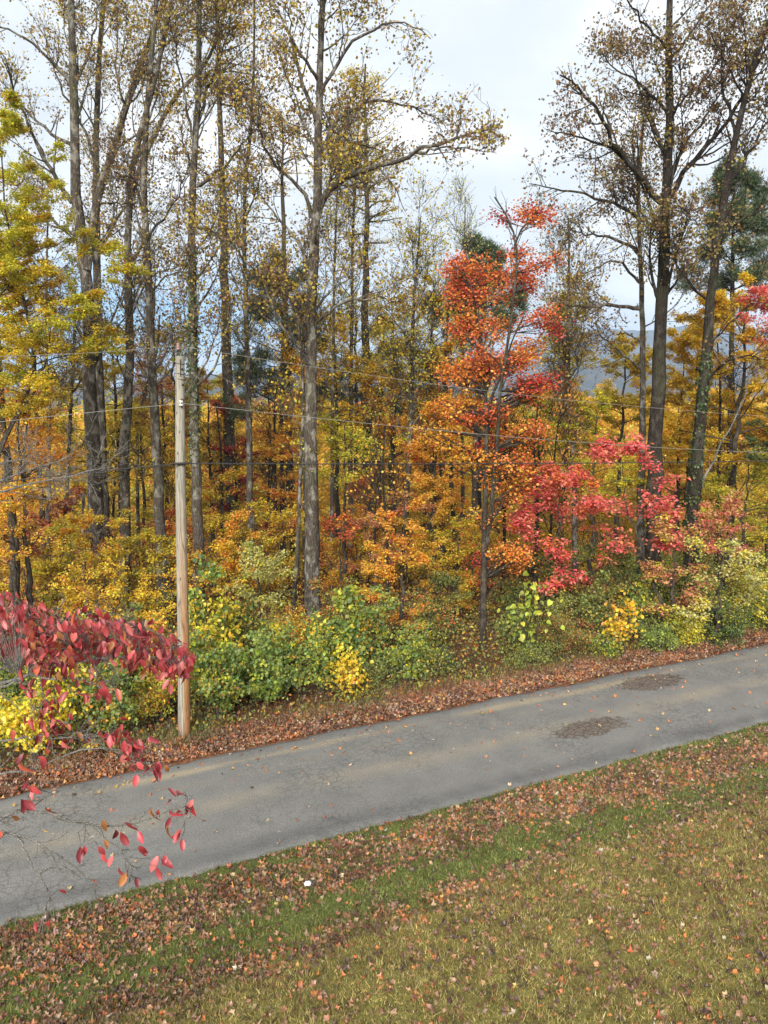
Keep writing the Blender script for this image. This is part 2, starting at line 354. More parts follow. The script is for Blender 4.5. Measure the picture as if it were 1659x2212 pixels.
PAL = {
 'gold': [(.70, .45, .03), (.62, .38, .02), (.56, .42, .04), (.70, .34, .03)],
 'goldg': [(.60, .44, .03), (.48, .40, .035), (.64, .42, .03), (.36, .34, .04)],
 'ygreen': [(.54, .48, .04), (.40, .41, .04), (.64, .52, .04), (.28, .32, .04)],
 'yellow': [(.80, .60, .05), (.72, .50, .04), (.66, .55, .08)],
 'lime': [(.34, .40, .05), (.46, .48, .06), (.26, .34, .05)],
 'orange': [(.70, .26, .04), (.68, .19, .04), (.70, .35, .06), (.64, .15, .045)],
 'ogold': [(.70, .36, .04), (.68, .28, .035), (.66, .46, .05), (.58, .34, .04)],
 'redor': [(.60, .12, .04), (.66, .17, .045), (.50, .07, .035), (.68, .24, .05)],
 'red': [(.42, .04, .03), (.34, .03, .025), (.5, .07, .03)],
 'pink': [(.70, .15, .13), (.64, .10, .10), (.72, .22, .16), (.62, .20, .09)],
 'salmon': [(.58, .24, .13), (.52, .17, .11), (.50, .32, .10), (.60, .30, .14)],
 'dred': [(.26, .06, .03), (.34, .10, .035), (.20, .05, .03), (.38, .18, .04)],
 'russet': [(.48, .20, .05), (.38, .15, .04), (.52, .30, .06), (.32, .12, .04)],
 'green': [(.16, .24, .055), (.11, .17, .045), (.26, .31, .06), (.18, .25, .07)],
 'dgreen': [(.065, .11, .035), (.05, .085, .03), (.10, .14, .04), (.14, .15, .04)],
 'olive': [(.24, .23, .055), (.16, .17, .045), (.36, .32, .06), (.12, .14, .04)],
 'pale': [(.50, .46, .16), (.42, .40, .12), (.34, .34, .08), (.55, .50, .2)],
 'tulip': [(.20, .11, .065), (.28, .17, .055), (.16, .10, .06), (.32, .22, .045), (.24, .20, .06)],
 'tulipg': [(.50, .34, .035), (.36, .26, .04), (.24, .14, .06), (.46, .34, .04), (.22, .13, .06)],
 'pine': [(.07, .105, .04), (.05, .08, .03), (.10, .125, .045)],
 'litter': [(.17, .08, .042), (.11, .052, .03), (.24, .11, .055), (.075, .038, .025), (.30, .16, .085), (.19, .105, .065), (.38, .14, .045), (.14, .065, .038)],
 'litterb': [(.48, .18, .05), (.45, .26, .09), (.42, .29, .17), (.46, .15, .04), (.38, .11, .04), (.38, .29, .23), (.52, .32, .08)],
}
def colours(pal, pos, sc=2.2, var=.16):
    p = np.array(PAL[pal]); n = len(pos)
    k = (vnoise(pos[:, 0]+pos[:, 2]*.7, pos[:, 1]+pos[:, 2], sc, len(pal))*.5+.5)*len(p)+rng.normal(size=n)*.85
    c = p[np.clip(k.astype(int), 0, len(p)-1)]*(1. if pal.startswith(('litter', 'tulip', 'pine')) else 1.18)
    return np.clip(c*(1+var*rng.normal(size=(n, 1)))*(1+.07*rng.normal(size=(n, 3))), .004, .9)
def leaves(mb, tw, n, size, pal, tpl='rhomb', jit=.08, flat=.5, hang=.0, t0=.15, keep=None, sc=2.2):
    if len(tw) == 0: return
    M, K, _ = tw.shape
    idx = rng.integers(0, M, n); f = U(t0, 1, n)*(K-1); i = np.minimum(f.astype(int), K-2); w = (f-i)[:, None]
    p = tw[idx, i]*(1-w)+tw[idx, i+1]*w+rng.normal(size=(n, 3))*(jit if isinstance(jit, tuple) else np.array([1, 1, .6])*jit)
    if keep is not None: p = p[keep(p)]
    n = len(p)
    nn = nrm(rnd(n)*(1-flat)+Z*flat*1.2); A = rnd(n); A = A-(A*nn).sum(1, keepdims=True)*nn; A = nrm(A-hang*Z)
    scatter(mb, TPL[tpl], p, A, nn, size*U(.7, 1.25, n), colours(pal, p, sc))

# sky gap between the two big crowns: twigs there are pruned
GL = np.array([(-400, 1010), (0, 965), (60, 920), (120, 955), (185, 1040), (250, 1095), (320, 1090), (370, 1030), (420, 1020), (470, 1060), (520, 1140)])
GR = np.array([(-400, 1370), (0, 1310), (80, 1245), (170, 1185), (280, 1155), (350, 1125), (420, 1105), (470, 1090), (520, 1100)])
def keep_out(p):
    x, y = proj(p); b = 14*np.sin(y*.11)+9*np.sin(y*.37+1)
    return ~((y < 505) & (x > np.interp(y, GL[:, 0], GL[:, 1])+b) & (x < np.interp(y, GR[:, 0], GR[:, 1])+b))
def prune(P, R):
    k = keep_out(P.reshape(-1, 3)).reshape(P.shape[:2]).all(1); return P[k], R[k]

# ------------------------------------------------------------------ tall sparse trees traced from the photograph
def trunk_pts(pts, D, K=26):
    pts = np.array(pts, float); Dd = np.full(len(pts), D)
    return resample(at(pts[:, 0], pts[:, 1], Dd), K)
def tall(name, label, D, trunks, limbs, nleaf, pal='tulip', m=M_BARK, auto=14, lsize=.125, hmin=.33, ivy=None, group=None, Labs=(2.2, 4.5), fine=2.7, depthy=.7, cat='tree', twigpal=None, extra=None):
    """trunks: [(points from the ground up, width low, width high)]; limbs: [(points, width, depth drift)]"""
    mb = MB(); base = None; TP, TR = [], []
    for k, (pts, w0, w1) in enumerate(trunks):
        P = trunk_pts(pts, D)
        if base is None:
            g = ground(P[0, 0], P[0, 1])
            if P[0, 2] > g: P[0, 2] = g-.1
            base = np.array([P[0, 0], P[0, 1], float(g)])
        h = np.linspace(0, 1, len(P)); R = (w0+(w1-w0)*h**1.1)/2*D/F_
        if k == 0: R = R*(1+.35*np.exp(-h*18))
        P = P+rng.normal(size=P.shape)*R[:, None]*.12
        tubes(mb, P, R, 12, rough=.045); TP.append(P); TR.append(R)
    LP, LR = [], []
    for pts, w, dz in limbs:
        pts = np.array(pts, float); q = np.linspace(0, 1, len(pts))
        P = resample(at(pts[:, 0], pts[:, 1], D+dz*q**1.2), 14); R = w/2*D/F_*(1-.8*np.linspace(0, 1, 14))
        R[0] *= 1.25
        P[1:] += rng.normal(size=(13, 3))*.04
        tubes(mb, P, R, 8, rough=.04); LP.append(P); LR.append(R)
    tp = np.array(TP); tr = np.array(TR)
    L1, R1 = grow(tp, tr, auto*1.35/len(tp), (hmin, .97), ang=(32, 62), up=.09, rk=.34, K=14, wig=.10, rmin=.012, Labs=Labs, taper=.35)
    L1, R1 = prune(L1, R1); tubes(mb, L1, R1, 6)
    if LP: L1 = np.concatenate([L1, np.array(LP)]); R1 = np.concatenate([R1, np.array(LR)])
    ln = np.linalg.norm(np.diff(L1, axis=1), axis=2).sum(1)
    L2, R2 = grow(L1, R1, 1.65*ln, (.15, 1.), ang=(28, 62), up=.08, rk=.5, K=8, wig=.14, rmin=.007, Labs=(1., 2.7), taper=.45)
    Lt, Rt = grow(L1, R1, 6, (.72, 1.), ang=(15, 45), up=.06, rk=.7, K=8, wig=.13, rmin=.006, Labs=(.6, 1.4), taper=.3); L2 = np.concatenate([L2, Lt]); R2 = np.concatenate([R2, Rt])
    L2, R2 = prune(L2, R2); tubes(mb, L2, R2, 5)
    L3, R3 = grow(L2, R2, fine, (.15, 1.), ang=(25, 60), up=.06, rk=.6, K=5, wig=.18, rmin=.006, Labs=(.4, 1.1), taper=.3)
    L3, R3 = prune(L3, R3); tubes(mb, L3, R3, 3)
    t = thing(name, base, label, cat, group)
    mb.build('trunk', m, t, base)
    cb = MB()
    L4, R4 = grow(L3, R3, 2.4, (.2, 1.), ang=(25, 65), up=.03, rk=.7, K=3, wig=.2, rmin=.0045, Labs=(.15, .5), taper=.2)
    L4, R4 = prune(L4, R4)
    tubes(cb, L4, R4, 3, (.05, .035, .03))
    leaves(cb, L4, int(nleaf*.40), lsize*.74, pal, 'tulip', .13, .15, .3, keep=keep_out, sc=1.6)
    leaves(cb, np.concatenate([L3, L2[:, 3:]]), int(nleaf*.37), lsize*.74, pal, 'tulip', .28, .15, .3, keep=keep_out, sc=1.6)
    # stray leaves on short shoots down the trunk
    sh, sr = grow(tp, tr, 26/len(tp), (.05, .8), ang=(60, 90), up=.05, rk=.1, K=4, wig=.2, rmin=.005, Labs=(.2, .6)); tubes(cb, sh, sr, 3, (.05, .035, .03))
    leaves(cb, sh, 70, lsize*.7, 'goldg', 'tulip', .06, .2, .2)
    if extra: extra(cb, tp, tr)
    cb.build('crown', M_LEAF, t, base)
    if ivy:
        ib = MB(); P = tp[0]; R = tr[0]; n = ivy[2]
        zz = at(0, np.array([ivy[0], ivy[1]], float), D)[:, 2]
        zt = U(zz.min(), zz.max(), n); o = np.argsort(P[:, 2]); c = np.stack([np.interp(zt, P[o, 2], P[o, k]) for k in range(3)], -1); r = np.interp(zt, P[o, 2], R[o])
        a = U(0, 2*np.pi, n); d = np.stack([np.cos(a), np.sin(a), 0*a], -1)
        scatter(ib, TPL['heart'], c+d*(r+U(.0, .10, n))[:, None], nrm(rnd(n)*.5-Z), nrm(d+rnd(n)*.5), .085*U(.7, 1.3, n), colours('dgreen', c))
        io = ib.build('ivy', M_LEAF, t, base); io['label'] = 'green ivy wrapped round the trunk'
    return t

def maple(name, label, x, yt, yb, hw, D, pal, cov=2.0, m=M_BARKM, size=None, group=None, tr=None, lean=0., planar=.75, tpl='rhomb', pal2=None, n1=None, cat='tree', stem_bare=None, trunk_px=None, dens_top=1.):
    c = at(x, (yt+yb)/2, D); g = float(ground(c[0]-lean, D)); zt = at(x, yt, D)[2]; zb = max(at(x, yb, D)[2], g+.25); R_ = hw*D/F_*1.0
    base = np.array([c[0]-lean, D, g]); H = zt-g
    if trunk_px is None:
        pts = np.array([[c[0]-lean, D, g-.1], [c[0]-lean*.8, D, g+H*.3], [c[0]-lean*.2, D, g+H*.65], [c[0], D, zt-.2]])
    else:
        q = np.array(trunk_px, float); pts = at(q[:, 0], q[:, 1], np.full(len(q), D)); base = np.array([pts[0, 0], D, float(ground(pts[0, 0], D))]); pts[0, 2] = min(pts[0, 2], base[2]-.1)
        H = zt-base[2]
    P = resample(pts, 18); P[1:-1, :2] += rng.normal(size=(16, 2))*.05
    r0 = tr if tr else .012*H+.015
    R = r0*(1-.85*np.linspace(0, 1, 18)**1.1)
    mb = MB(); tubes(mb, P, R, 8, rough=.05)
    n1 = n1 or int(12+H*1.1)
    h = U(0, 1, n1)**.85; zs = zb+(zt-zb)*h; prof = np.sqrt(np.clip(1-(np.abs(h-.38)/.66)**2.2, .04, 1))
    az = U(0, 2*np.pi, n1)+np.arange(n1)*2.4; el = np.radians(U(2, 32, n1)+25*h)
    Ln = R_*prof*U(.7, 1.12, n1)/np.cos(el)
    st_ = np.stack([np.interp(zs-Ln*np.sin(el)*.6, P[:, 2], P[:, k]) for k in range(3)], -1)
    st_[:, 2] = np.clip(zs-Ln*np.sin(el)*.6, base[2]+.2, zt)
    d = np.stack([np.cos(az)*np.cos(el), np.sin(az)*np.cos(el), np.sin(el)], -1)
    L1 = np.zeros((n1, 8, 3)); L1[:, 0] = st_
    for k in range(1, 8):
        d = nrm(d+.1*rng.normal(size=(n1, 3))-.03*Z); L1[:, k] = L1[:, k-1]+d*(Ln/7)[:, None]
    R1 = np.interp(st_[:, 2], P[:, 2], R)[:, None]*.42*(1-.8*np.linspace(0, 1, 8)); R1 = np.maximum(R1, .006)
    tubes(mb, L1, R1, 5)
    L2, R2 = grow(L1, R1, 5.5, (.2, 1), (.3, .55), (30, 65), .02, .5, 6, .12, .005, planar); tubes(mb, L2, R2, 3)
    L3, R3 = grow(L2, R2, 2.2, (.2, 1), (.35, .6), (30, 60), .0, .5, 4, .12, .004, planar)
    if D < 40: tubes(mb, L3, R3, 3)
    t = thing(name, base, label, cat, group); mb.build('trunk', m, t, base)
    size = size or .086+.0025*max(D-25, 0)
    nl = int(cov*1.25*(2*R_*(zt-zb))*.72/(size*size*.33))
    cb = MB(); A = np.concatenate([L2[:, 1::2][:, :3], L3[:, [0, 1, 3]]]) if len(L3) else L2
    leaves(cb, A, nl, size, pal, tpl, size*.9, .55, .15, 0., sc=R_*.55)
    if pal2: leaves(cb, A[rng.integers(0, len(A), max(4, len(A)//6))], nl//4, size, pal2, tpl, size*.9, .6, .15, 0.)
    cb.build('crown', M_LEAF, t, base); return t

def shrub(name, label, x, yt, yb, hw, D, pal, cov=2.2, size=.10, tpl='rhomb', stems=9, group=None, pal2=None, cat='shrub', flat=.35):
    size *= .72; hw *= 1.2
    c = at(x, yb, D); g = float(ground(c[0], D)); base = np.array([c[0], D, g]); H = max(at(x, yt, D)[2]-g, .4); R_ = hw*D/F_
    az = U(0, 2*np.pi, stems); d = np.stack([np.cos(az)*.75, np.sin(az)*.75, 0*az], -1)*U(.05, 1, stems)[:, None]; tip = base+d*R_+Z*(H*(1-.45*np.linalg.norm(d, axis=1)**2)*U(.35, 1.15, stems))[:, None]
    q = np.linspace(0, 1, 8)[None, :, None]
    P = (base+d[:, :]*.12)[:, None]*(1-q)+tip[:, None]*q; P[..., 2] += (np.sin(q*np.pi)*H*.1)[..., 0]; P += rng.normal(size=P.shape)*.03
    P[:, 0, 2] = g-.03
    R = np.linspace(.018, .005, 8)[None].repeat(stems, 0)
    mb = MB(); tubes(mb, P, R, 5)
    L2, R2 = grow(P, R, 7, (.12, 1), ang=(30, 75), up=.08, rk=.6, K=6, rmin=.004, Labs=(.2*R_+.1, .8*R_+.25), wig=.13); tubes(mb, L2, R2, 3)
    L3, R3 = grow(L2, R2, 2.5, (.2, 1), (.3, .6), (30, 60), .03, .6, 4, .12, .003)
    t = thing(name, base, label, cat, group); mb.build('stem', M_TWIG, t, base)
    A = np.concatenate([L2[:, 1::2][:, :3], L3[:, [0, 1, 3]]])
    nl = int(cov*1.3*(2*R_*H)*.8/(size*size*.36)); cb = MB()
    leaves(cb, A, int(nl*.75), size, pal, tpl, size*1.3, flat, .3, 0., sc=.8)
    if pal2: leaves(cb, A[rng.integers(0, len(A), max(4, len(A)//2))], nl//3, size, pal2, tpl, size*.7, flat, .3, 0.)
    leaves(cb, A[rng.integers(0, len(A), max(4, len(A)//2))], nl//5, size*.8, ['olive', 'goldg', 'russet', 'green', 'ygreen'][int(U(0, 5))], 'rhomb', size*1.6, flat, .3, 0.)
    cb.build('foliage', M_LEAF, t, base); return t

def pine(name, label, pts, w0, w1, D, ytop, ybot, hw, group=None, dens=1., drop=()):
    P = trunk_pts(pts, D); g = float(ground(P[0, 0], D)); P[0, 2] = min(P[0, 2], g-.1); base = np.array([P[0, 0], D, g])
    R = (w0+(w1-w0)*np.linspace(0, 1, 26))/2*D/F_
    mb = MB(); tubes(mb, P, R, 10, rough=.05)
    zt = at(0, ytop, D)[2]; zb = at(0, ybot, D)[2]; n1 = int(34*dens)
    h = np.sort(U(0, 1, n1)); zs = zb+(zt-zb)*h; az = np.arange(n1)*2.4+U(-.5, .5, n1); Ln = hw*D/F_*np.clip(1.1-.75*h, .2, 1)*U(.6, 1.15, n1)
    st_ = np.stack([np.interp(zs, P[:, 2], P[:, k]) for k in range(3)], -1); st_[:, 2] = zs
    d = np.stack([np.cos(az), np.sin(az), .12+.5*h], -1); d = nrm(d); L1 = np.zeros((n1, 8, 3)); L1[:, 0] = st_
    for k in range(1, 8): d = nrm(d+.14*rng.normal(size=(n1, 3))+.03*Z); L1[:, k] = L1[:, k-1]+d*(Ln/7)[:, None]
    R1 = np.interp(zs, P[:, 2], R)[:, None]*.35*(1-.7*np.linspace(0, 1, 8)); R1 = np.maximum(R1, .012); tubes(mb, L1, R1, 5)
    L2, R2 = grow(L1, R1, 7, (.35, 1), (.25, .45), (25, 65), .08, .5, 5, .15, .008, .5); tubes(mb, L2, R2, 3)
    L3, R3 = grow(L2, R2, 3, (.3, 1), (.3, .6), (25, 60), .1, .5, 3, .15, .005); tubes(mb, L3, R3, 3)
    t = thing(name, base, label, 'tree', group); mb.build('trunk', M_BARKD, t, base)
    tips = np.concatenate([L3[:, -1], L3[:, 1], L2[:, -1]]); tips = tips[U(0, 1, len(tips)) < .85]
    tips = np.concatenate([tips, L3[:, 0], L2[:, 2]]); n = len(tips); k = 20; c = np.repeat(tips, k, 0)+rng.normal(size=(n*k, 3))*.13; A = nrm(rnd(n*k)+Z*.35)
    cb = MB(); scatter(cb, TPL['needle'], c, A, rnd(n*k), U(.16, .28, n*k), colours('pine', c))
    cb.build('needles', M_NEED, t, base); return t

# ------------------------------------------------------------------ the setting
def grid_mesh(name, S, T, fz, m, uv=False):
    ss_, tt = np.meshgrid(S, T, indexing='ij'); X, Y = xy(ss_, tt); Zz = fz(X, Y, ss_, tt)
    v = np.stack([X, Y, Zz], -1).reshape(-1, 3); a, b = len(S), len(T)
    i = (np.arange(a-1)[:, None]*b+np.arange(b-1)[None]).ravel(); f = np.stack([i, i+b, i+b+1, i+1], -1)
    mb = MB(); mb.add(v, f); o = mb.build(name, m)
    if uv:
        lay = o.data.uv_layers.new(name='along'); co = v[f.ravel()]; s_, t_ = st(co[:, 0], co[:, 1])
        lay.data.foreach_set('uv', np.stack([s_, t_], -1).astype(np.float32).ravel())
    return o
S = np.unique(np.r_[np.linspace(-900, -30, 14), np.linspace(-30, -8, 30), np.linspace(-8, 26, 220), np.linspace(26, 70, 60), np.linspace(70, 900, 16)])
Tt = np.unique(np.r_[np.linspace(-300, -10, 8), np.linspace(-10, 3, 20), np.linspace(3, 18.5, 150), np.linspace(18.5, 60, 90), np.linspace(60, 200, 40), np.linspace(200, 3200, 25)])
def gz(X, Y, s, t):
    z = ground(X, Y); u = np.clip((t-T_NEAR)/(T_FAR-T_NEAR), -1, 2)
    return z-.12*((t > 12.32) & (t < 16.38))
tag(grid_mesh('ground', S, Tt, gz, M_GROUND), kind='structure')
S2 = np.unique(np.r_[np.linspace(-60, -8, 30), np.linspace(-8, 26, 340), np.linspace(26, 90, 60)])
def road_mesh():
    q = np.linspace(0, 1, 41); s_ = S2[:, None]+0*q[None]; lo = edge_near(S2)[:, None]; hi = edge_far(S2)[:, None]; t_ = lo+(hi-lo)*q
    X, Y = xy(s_, t_); crown = .035*(1-(2*q-1)**2)[None]; z = .004+crown+.008*vnoise(X, Y, 1.2, 3)
    z[:, 0] = -.16; z[:, -1] = -.12; z[:, 1] = -.02; z[:, -2] = .0
    v = np.stack([X, Y, z], -1).reshape(-1, 3); b = 41; i = (np.arange(len(S2)-1)[:, None]*b+np.arange(b-1)[None]).ravel(); f = np.stack([i, i+b, i+b+1, i+1], -1)
    mb = MB(); mb.add(v, f); o = mb.build('road', M_ROAD); lay = o.data.uv_layers.new(name='along'); co = v[f.ravel()]; a, c = st(co[:, 0], co[:, 1])
    lay.data.foreach_set('uv', np.stack([a, c], -1).astype(np.float32).ravel()); return o
tag(road_mesh(), kind='structure')

# far ridges across the valley
def hills():
    mb = MB()
    for D, ctrl, seed in ((2600, [(-900, 800), (0, 835), (150, 850), (420, 812), (560, 800), (700, 775), (800, 762), (900, 790), (1050, 780), (1180, 745), (1290, 708), (1400, 715), (1500, 700), (1700, 720), (2600, 780)], 1),
                          (1500, [(-900, 850), (0, 850), (420, 830), (560, 838), (650, 812), (800, 822), (1000, 840), (1200, 800), (1330, 790), (1500, 800), (1800, 830), (2600, 850)], 4)):
        x = np.linspace(-900, 2600, 180); c = np.array(ctrl, float); y = np.interp(x, c[:, 0], c[:, 1])+3*vnoise(x, x*.2, 30, seed)
        top = at(x, y, D); q = np.linspace(0, 1, 14)
        rows = [np.stack([top[:, 0]*(1-.25*(1-k)), top[:, 1]*(1-.25*(1-k)), -25+(top[:, 2]+25)*(k**1.3)+12*vnoise(top[:, 0], top[:, 0]*0+k*400, 90, seed)*np.sin(k*np.pi)], -1) for k in q]
        rows += [np.stack([top[:, 0]*(1+.2*k), top[:, 1]*(1+.2*k), -25+(top[:, 2]+25)*(1-k**1.3)], -1) for k in (.3, .7, 1.)]
        v = np.concatenate(rows); n = len(x); i = (np.arange(len(rows)-1)[:, None]*n+np.arange(n-1)[None]).ravel(); mb.add(v, np.stack([i, i+1, i+n+1, i+n], -1))
    tag(mb.build('hills', M_HILL), kind='structure')
hills()

# ------------------------------------------------------------------ tall trees
tall('tulip_tree', 'thick grey twin-stemmed tulip tree forking high up, farthest left of the big trunks', 34,
     [([(212, 1310), (207, 1137), (202, 962), (197, 837), (190, 672), (184, 560), (172, 500), (163, 425), (160, 250), (157, 150), (153, 0), (150, -260)], 37, 7),
      ([(186, 585), (190, 540), (200, 520), (205, 440), (218, 400), (238, 345), (262, 270), (285, 190), (320, 100), (350, 20), (390, -90), (420, -200)], 20, 4)],
     [([(157, 437), (120, 380), (75, 300), (45, 240), (30, 190), (10, 120)], 10, -3), ([(165, 508), (120, 485), (90, 455), (50, 410), (10, 390)], 8, 2.5),
      ([(160, 317), (125, 300), (65, 250), (30, 205), (-20, 190)], 8, 3), ([(153, 185), (115, 135), (75, 95), (0, 55), (-60, 40)], 8, -2),
      ([(157, 200), (190, 120), (205, 60), (220, -30)], 7, 2), ([(262, 270), (300, 170), (350, 90), (420, 60), (500, 50)], 6, -3)],
     11000, 'tulipg', auto=14, Labs=(2., 4.2))
tall('tulip_tree', 'slimmer straight tulip tree standing just right of the thick twin-stemmed one', 37,
     [([(231, 1300), (222, 1087), (216, 887), (213, 737), (210, 560), (208, 400), (206, 300), (212, 150), (225, 0), (240, -220)], 24, 6)],
     [([(209, 560), (250, 480), (290, 420), (300, 350)], 7, 2), ([(207, 350), (170, 250), (120, 170), (90, 60)], 7, -2), ([(212, 440), (260, 435), (300, 450), (360, 460)], 5, 2)],
     6500, 'tulipg', auto=14, Labs=(1.8, 3.8))
tall('tulip_tree', 'pale grey tulip tree forking high into two stems, left of the leaning spotted trunk', 32,
     [([(272, 1345), (270, 1087), (268, 1000), (272, 887), (281, 787), (281, 737), (277, 620), (275, 520), (276, 430), (278, 370), (300, 310), (312, 250), (340, 150), (355, 80), (372, 0), (395, -200)], 25, 5),
      ([(276, 440), (292, 395), (308, 350), (328, 300), (365, 230), (400, 180), (440, 150), (480, 60), (500, -60)], 12, 3)],
     [([(281, 572), (330, 495), (370, 450), (400, 390), (410, 350)], 7, -2.5), ([(283, 700), (310, 610), (350, 580), (405, 575)], 5, -2), ([(275, 520), (255, 495), (215, 480), (190, 470)], 5, 3),
      ([(300, 310), (330, 250), (345, 160), (350, 60)], 6, 3), ([(270, 1050), (280, 1010), (300, 1000), (318, 1020)], 9, -1)],
     6500, 'tulipg', auto=12, Labs=(1.6, 3.5), hmin=.34)
tall('tulip_tree', 'leaning lichen-spotted tulip trunk just left of the utility pole', 30,
     [([(352, 1370), (347, 1187), (337, 987), (333, 887), (329, 787), (325, 737), (320, 600), (315, 500), (311, 425), (308, 350), (316, 250), (330, 100), (345, -60), (350, -180)], 26, 5)],
     [([(322, 650), (350, 600), (395, 585), (410, 570)], 5, -2), ([(312, 430), (290, 380), (250, 350), (215, 320)], 5, 2)], 5200, 'tulip', auto=12, Labs=(1.4, 3.2), hmin=.34)
tall('tulip_tree', 'tall dark tulip tree with ivy on its upper trunk, right behind the utility pole', 29,
     [([(433, 1375), (430, 1237), (424, 1087), (421, 987), (419, 887), (417, 737), (413, 600), (414, 475), (418, 350), (427, 225), (433, 150), (430, 50), (432, -40), (435, -240)], 26, 6)],
     [([(416, 380), (395, 310), (385, 250)], 6, 2), ([(430, 400), (480, 360), (520, 320), (560, 260)], 7, -3), ([(425, 270), (450, 190), (480, 110), (500, 40)], 8, 2.5), ([(421, 310), (400, 230), (385, 140), (370, 40)], 6, -2)],
     8500, 'tulipg', auto=16, Labs=(1.6, 3.6), hmin=.32, ivy=(540, 1000, 900))
tall('tulip_tree', 'slim grey tulip tree halfway between the utility pole and the big central trunk', 33,
     [([(548, 1390), (543, 1187), (540, 1037), (537, 887), (534, 787), (532, 700), (530, 650), (527, 500), (526, 400), (537, 325), (545, 250), (548, 180), (550, 60), (548, -60)], 17, 3)],
     [([(531, 570), (500, 520), (470, 505), (440, 495)], 5, -2), ([(531, 560), (515, 480), (480, 410), (455, 390)], 5, 2), ([(527, 480), (560, 400), (570, 330)], 5, -2)], 5200, 'tulip', auto=16, Labs=(1.5, 3.4), hmin=.32)
tall('tulip_tree', 'biggest central tulip tree, its long upper limb arching right into the sky gap', 27,
     [([(678, 1415), (674, 1287), (672, 1087), (672, 937), (672, 787), (674, 737), (673, 650), (672, 570), (680, 475), (689, 435), (688, 350), (688, 275), (690, 200), (692, 100), (698, 0), (702, -220)], 35, 7)],
     [([(690, 445), (700, 420), (730, 385), (775, 370), (829, 355), (880, 340), (945, 310), (1005, 295), (1045, 280), (1078, 270)], 14, -2.5),
      ([(905, 330), (930, 322), (980, 318), (1020, 322), (1070, 330)], 5, -3.2),
      ([(692, 325), (705, 290), (740, 245), (790, 217), (829, 215), (880, 225), (930, 250), (960, 270)], 10, 1.5),
      ([(692, 210), (715, 155), (750, 100), (800, 65), (829, 50), (870, 46), (905, 52), (935, 78)], 8, -1.5),
      ([(684, 262), (665, 215), (645, 140), (625, 75), (595, 10), (560, -60)], 9, 2), ([(688, 175), (660, 135), (635, 100), (625, 50), (615, -20)], 7, -2),
      ([(672, 470), (655, 410), (615, 370), (580, 340), (560, 300), (555, 240), (565, 200)], 9, -2), ([(670, 590), (645, 520), (590, 460), (550, 410), (525, 370)], 7, 2.5),
      ([(669, 715), (650, 665), (590, 615), (530, 570), (500, 525), (455, 500)], 8, -2), ([(676, 715), (700, 680), (735, 650), (780, 642), (829, 645), (870, 650)], 8, -1.5),
      ([(690, 440), (720, 412), (760, 398), (810, 395)], 6, 2), ([(692, 260), (740, 300), (800, 320), (860, 330)], 6, 3)],
     15500, 'tulipg', auto=14, Labs=(1.8, 4.), hmin=.38, fine=3.1)
tall('tulip_tree', 'biggest dark-trunked tulip tree right of the sky gap, with a wide crown', 30,
     [([(1402, 1360), (1408, 1187), (1412, 1037), (1418, 887), (1424, 737), (1432, 600), (1437, 450), (1442, 350), (1447, 250), (1447, 150), (1443, 50), (1447, 0), (1450, -220)], 38, 7)],
     [([(1431, 437), (1389, 385), (1339, 330), (1309, 300), (1299, 250), (1269, 210), (1235, 175), (1210, 160)], 13, -3), ([(1386, 380), (1354, 345), (1294, 305), (1239, 295), (1180, 278)], 8, -2),
      ([(1442, 430), (1469, 380), (1519, 325), (1574, 260), (1619, 175), (1659, 90), (1700, 20)], 12, -2), ([(1450, 378), (1484, 300), (1529, 250), (1560, 200), (1580, 120)], 7, 3),
      ([(1441, 335), (1419, 290), (1389, 215), (1374, 165), (1350, 100)], 8, 2), ([(1446, 250), (1419, 220), (1379, 175), (1329, 155), (1290, 110)], 7, 3), ([(1448, 240), (1490, 200), (1529, 165), (1570, 110)], 6, -2),
      ([(1436, 460), (1460, 440), (1490, 460), (1520, 520)], 5, -3), ([(1447, 130), (1490, 70), (1530, 20), (1560, -60)], 6, 2), ([(1445, 110), (1400, 60), (1360, 10), (1330, -60)], 6, -2)],
     16500, 'tulip', m=M_BARKD, auto=11, Labs=(1.8, 4.), hmin=.46, fine=3.1)
tall('tulip_tree', 'grey tulip tree with long horizontal limbs, close left of the big dark trunk', 32,
     [([(1382, 1330), (1384, 1087), (1388, 937), (1389, 737), (1386, 640), (1383, 525), (1378, 460), (1375, 420), (1385, 330), (1390, 250)], 19, 5)],
     [([(1385, 665), (1340, 658), (1280, 662), (1225, 662), (1195, 645)], 9, -2), ([(1382, 545), (1354, 525), (1314, 510), (1254, 505), (1219, 490)], 8, 2), ([(1378, 470), (1339, 440), (1279, 425), (1244, 415), (1180, 400), (1140, 400)], 8, -2),
      ([(1381, 610), (1340, 560), (1290, 575), (1250, 600)], 6, -3), ([(1388, 800), (1340, 760), (1300, 725), (1270, 700)], 6, -2), ([(1388, 740), (1350, 720), (1310, 725)], 5, 2)],
     5000, 'tulip', auto=8, Labs=(1.4, 3.2), hmin=.5)
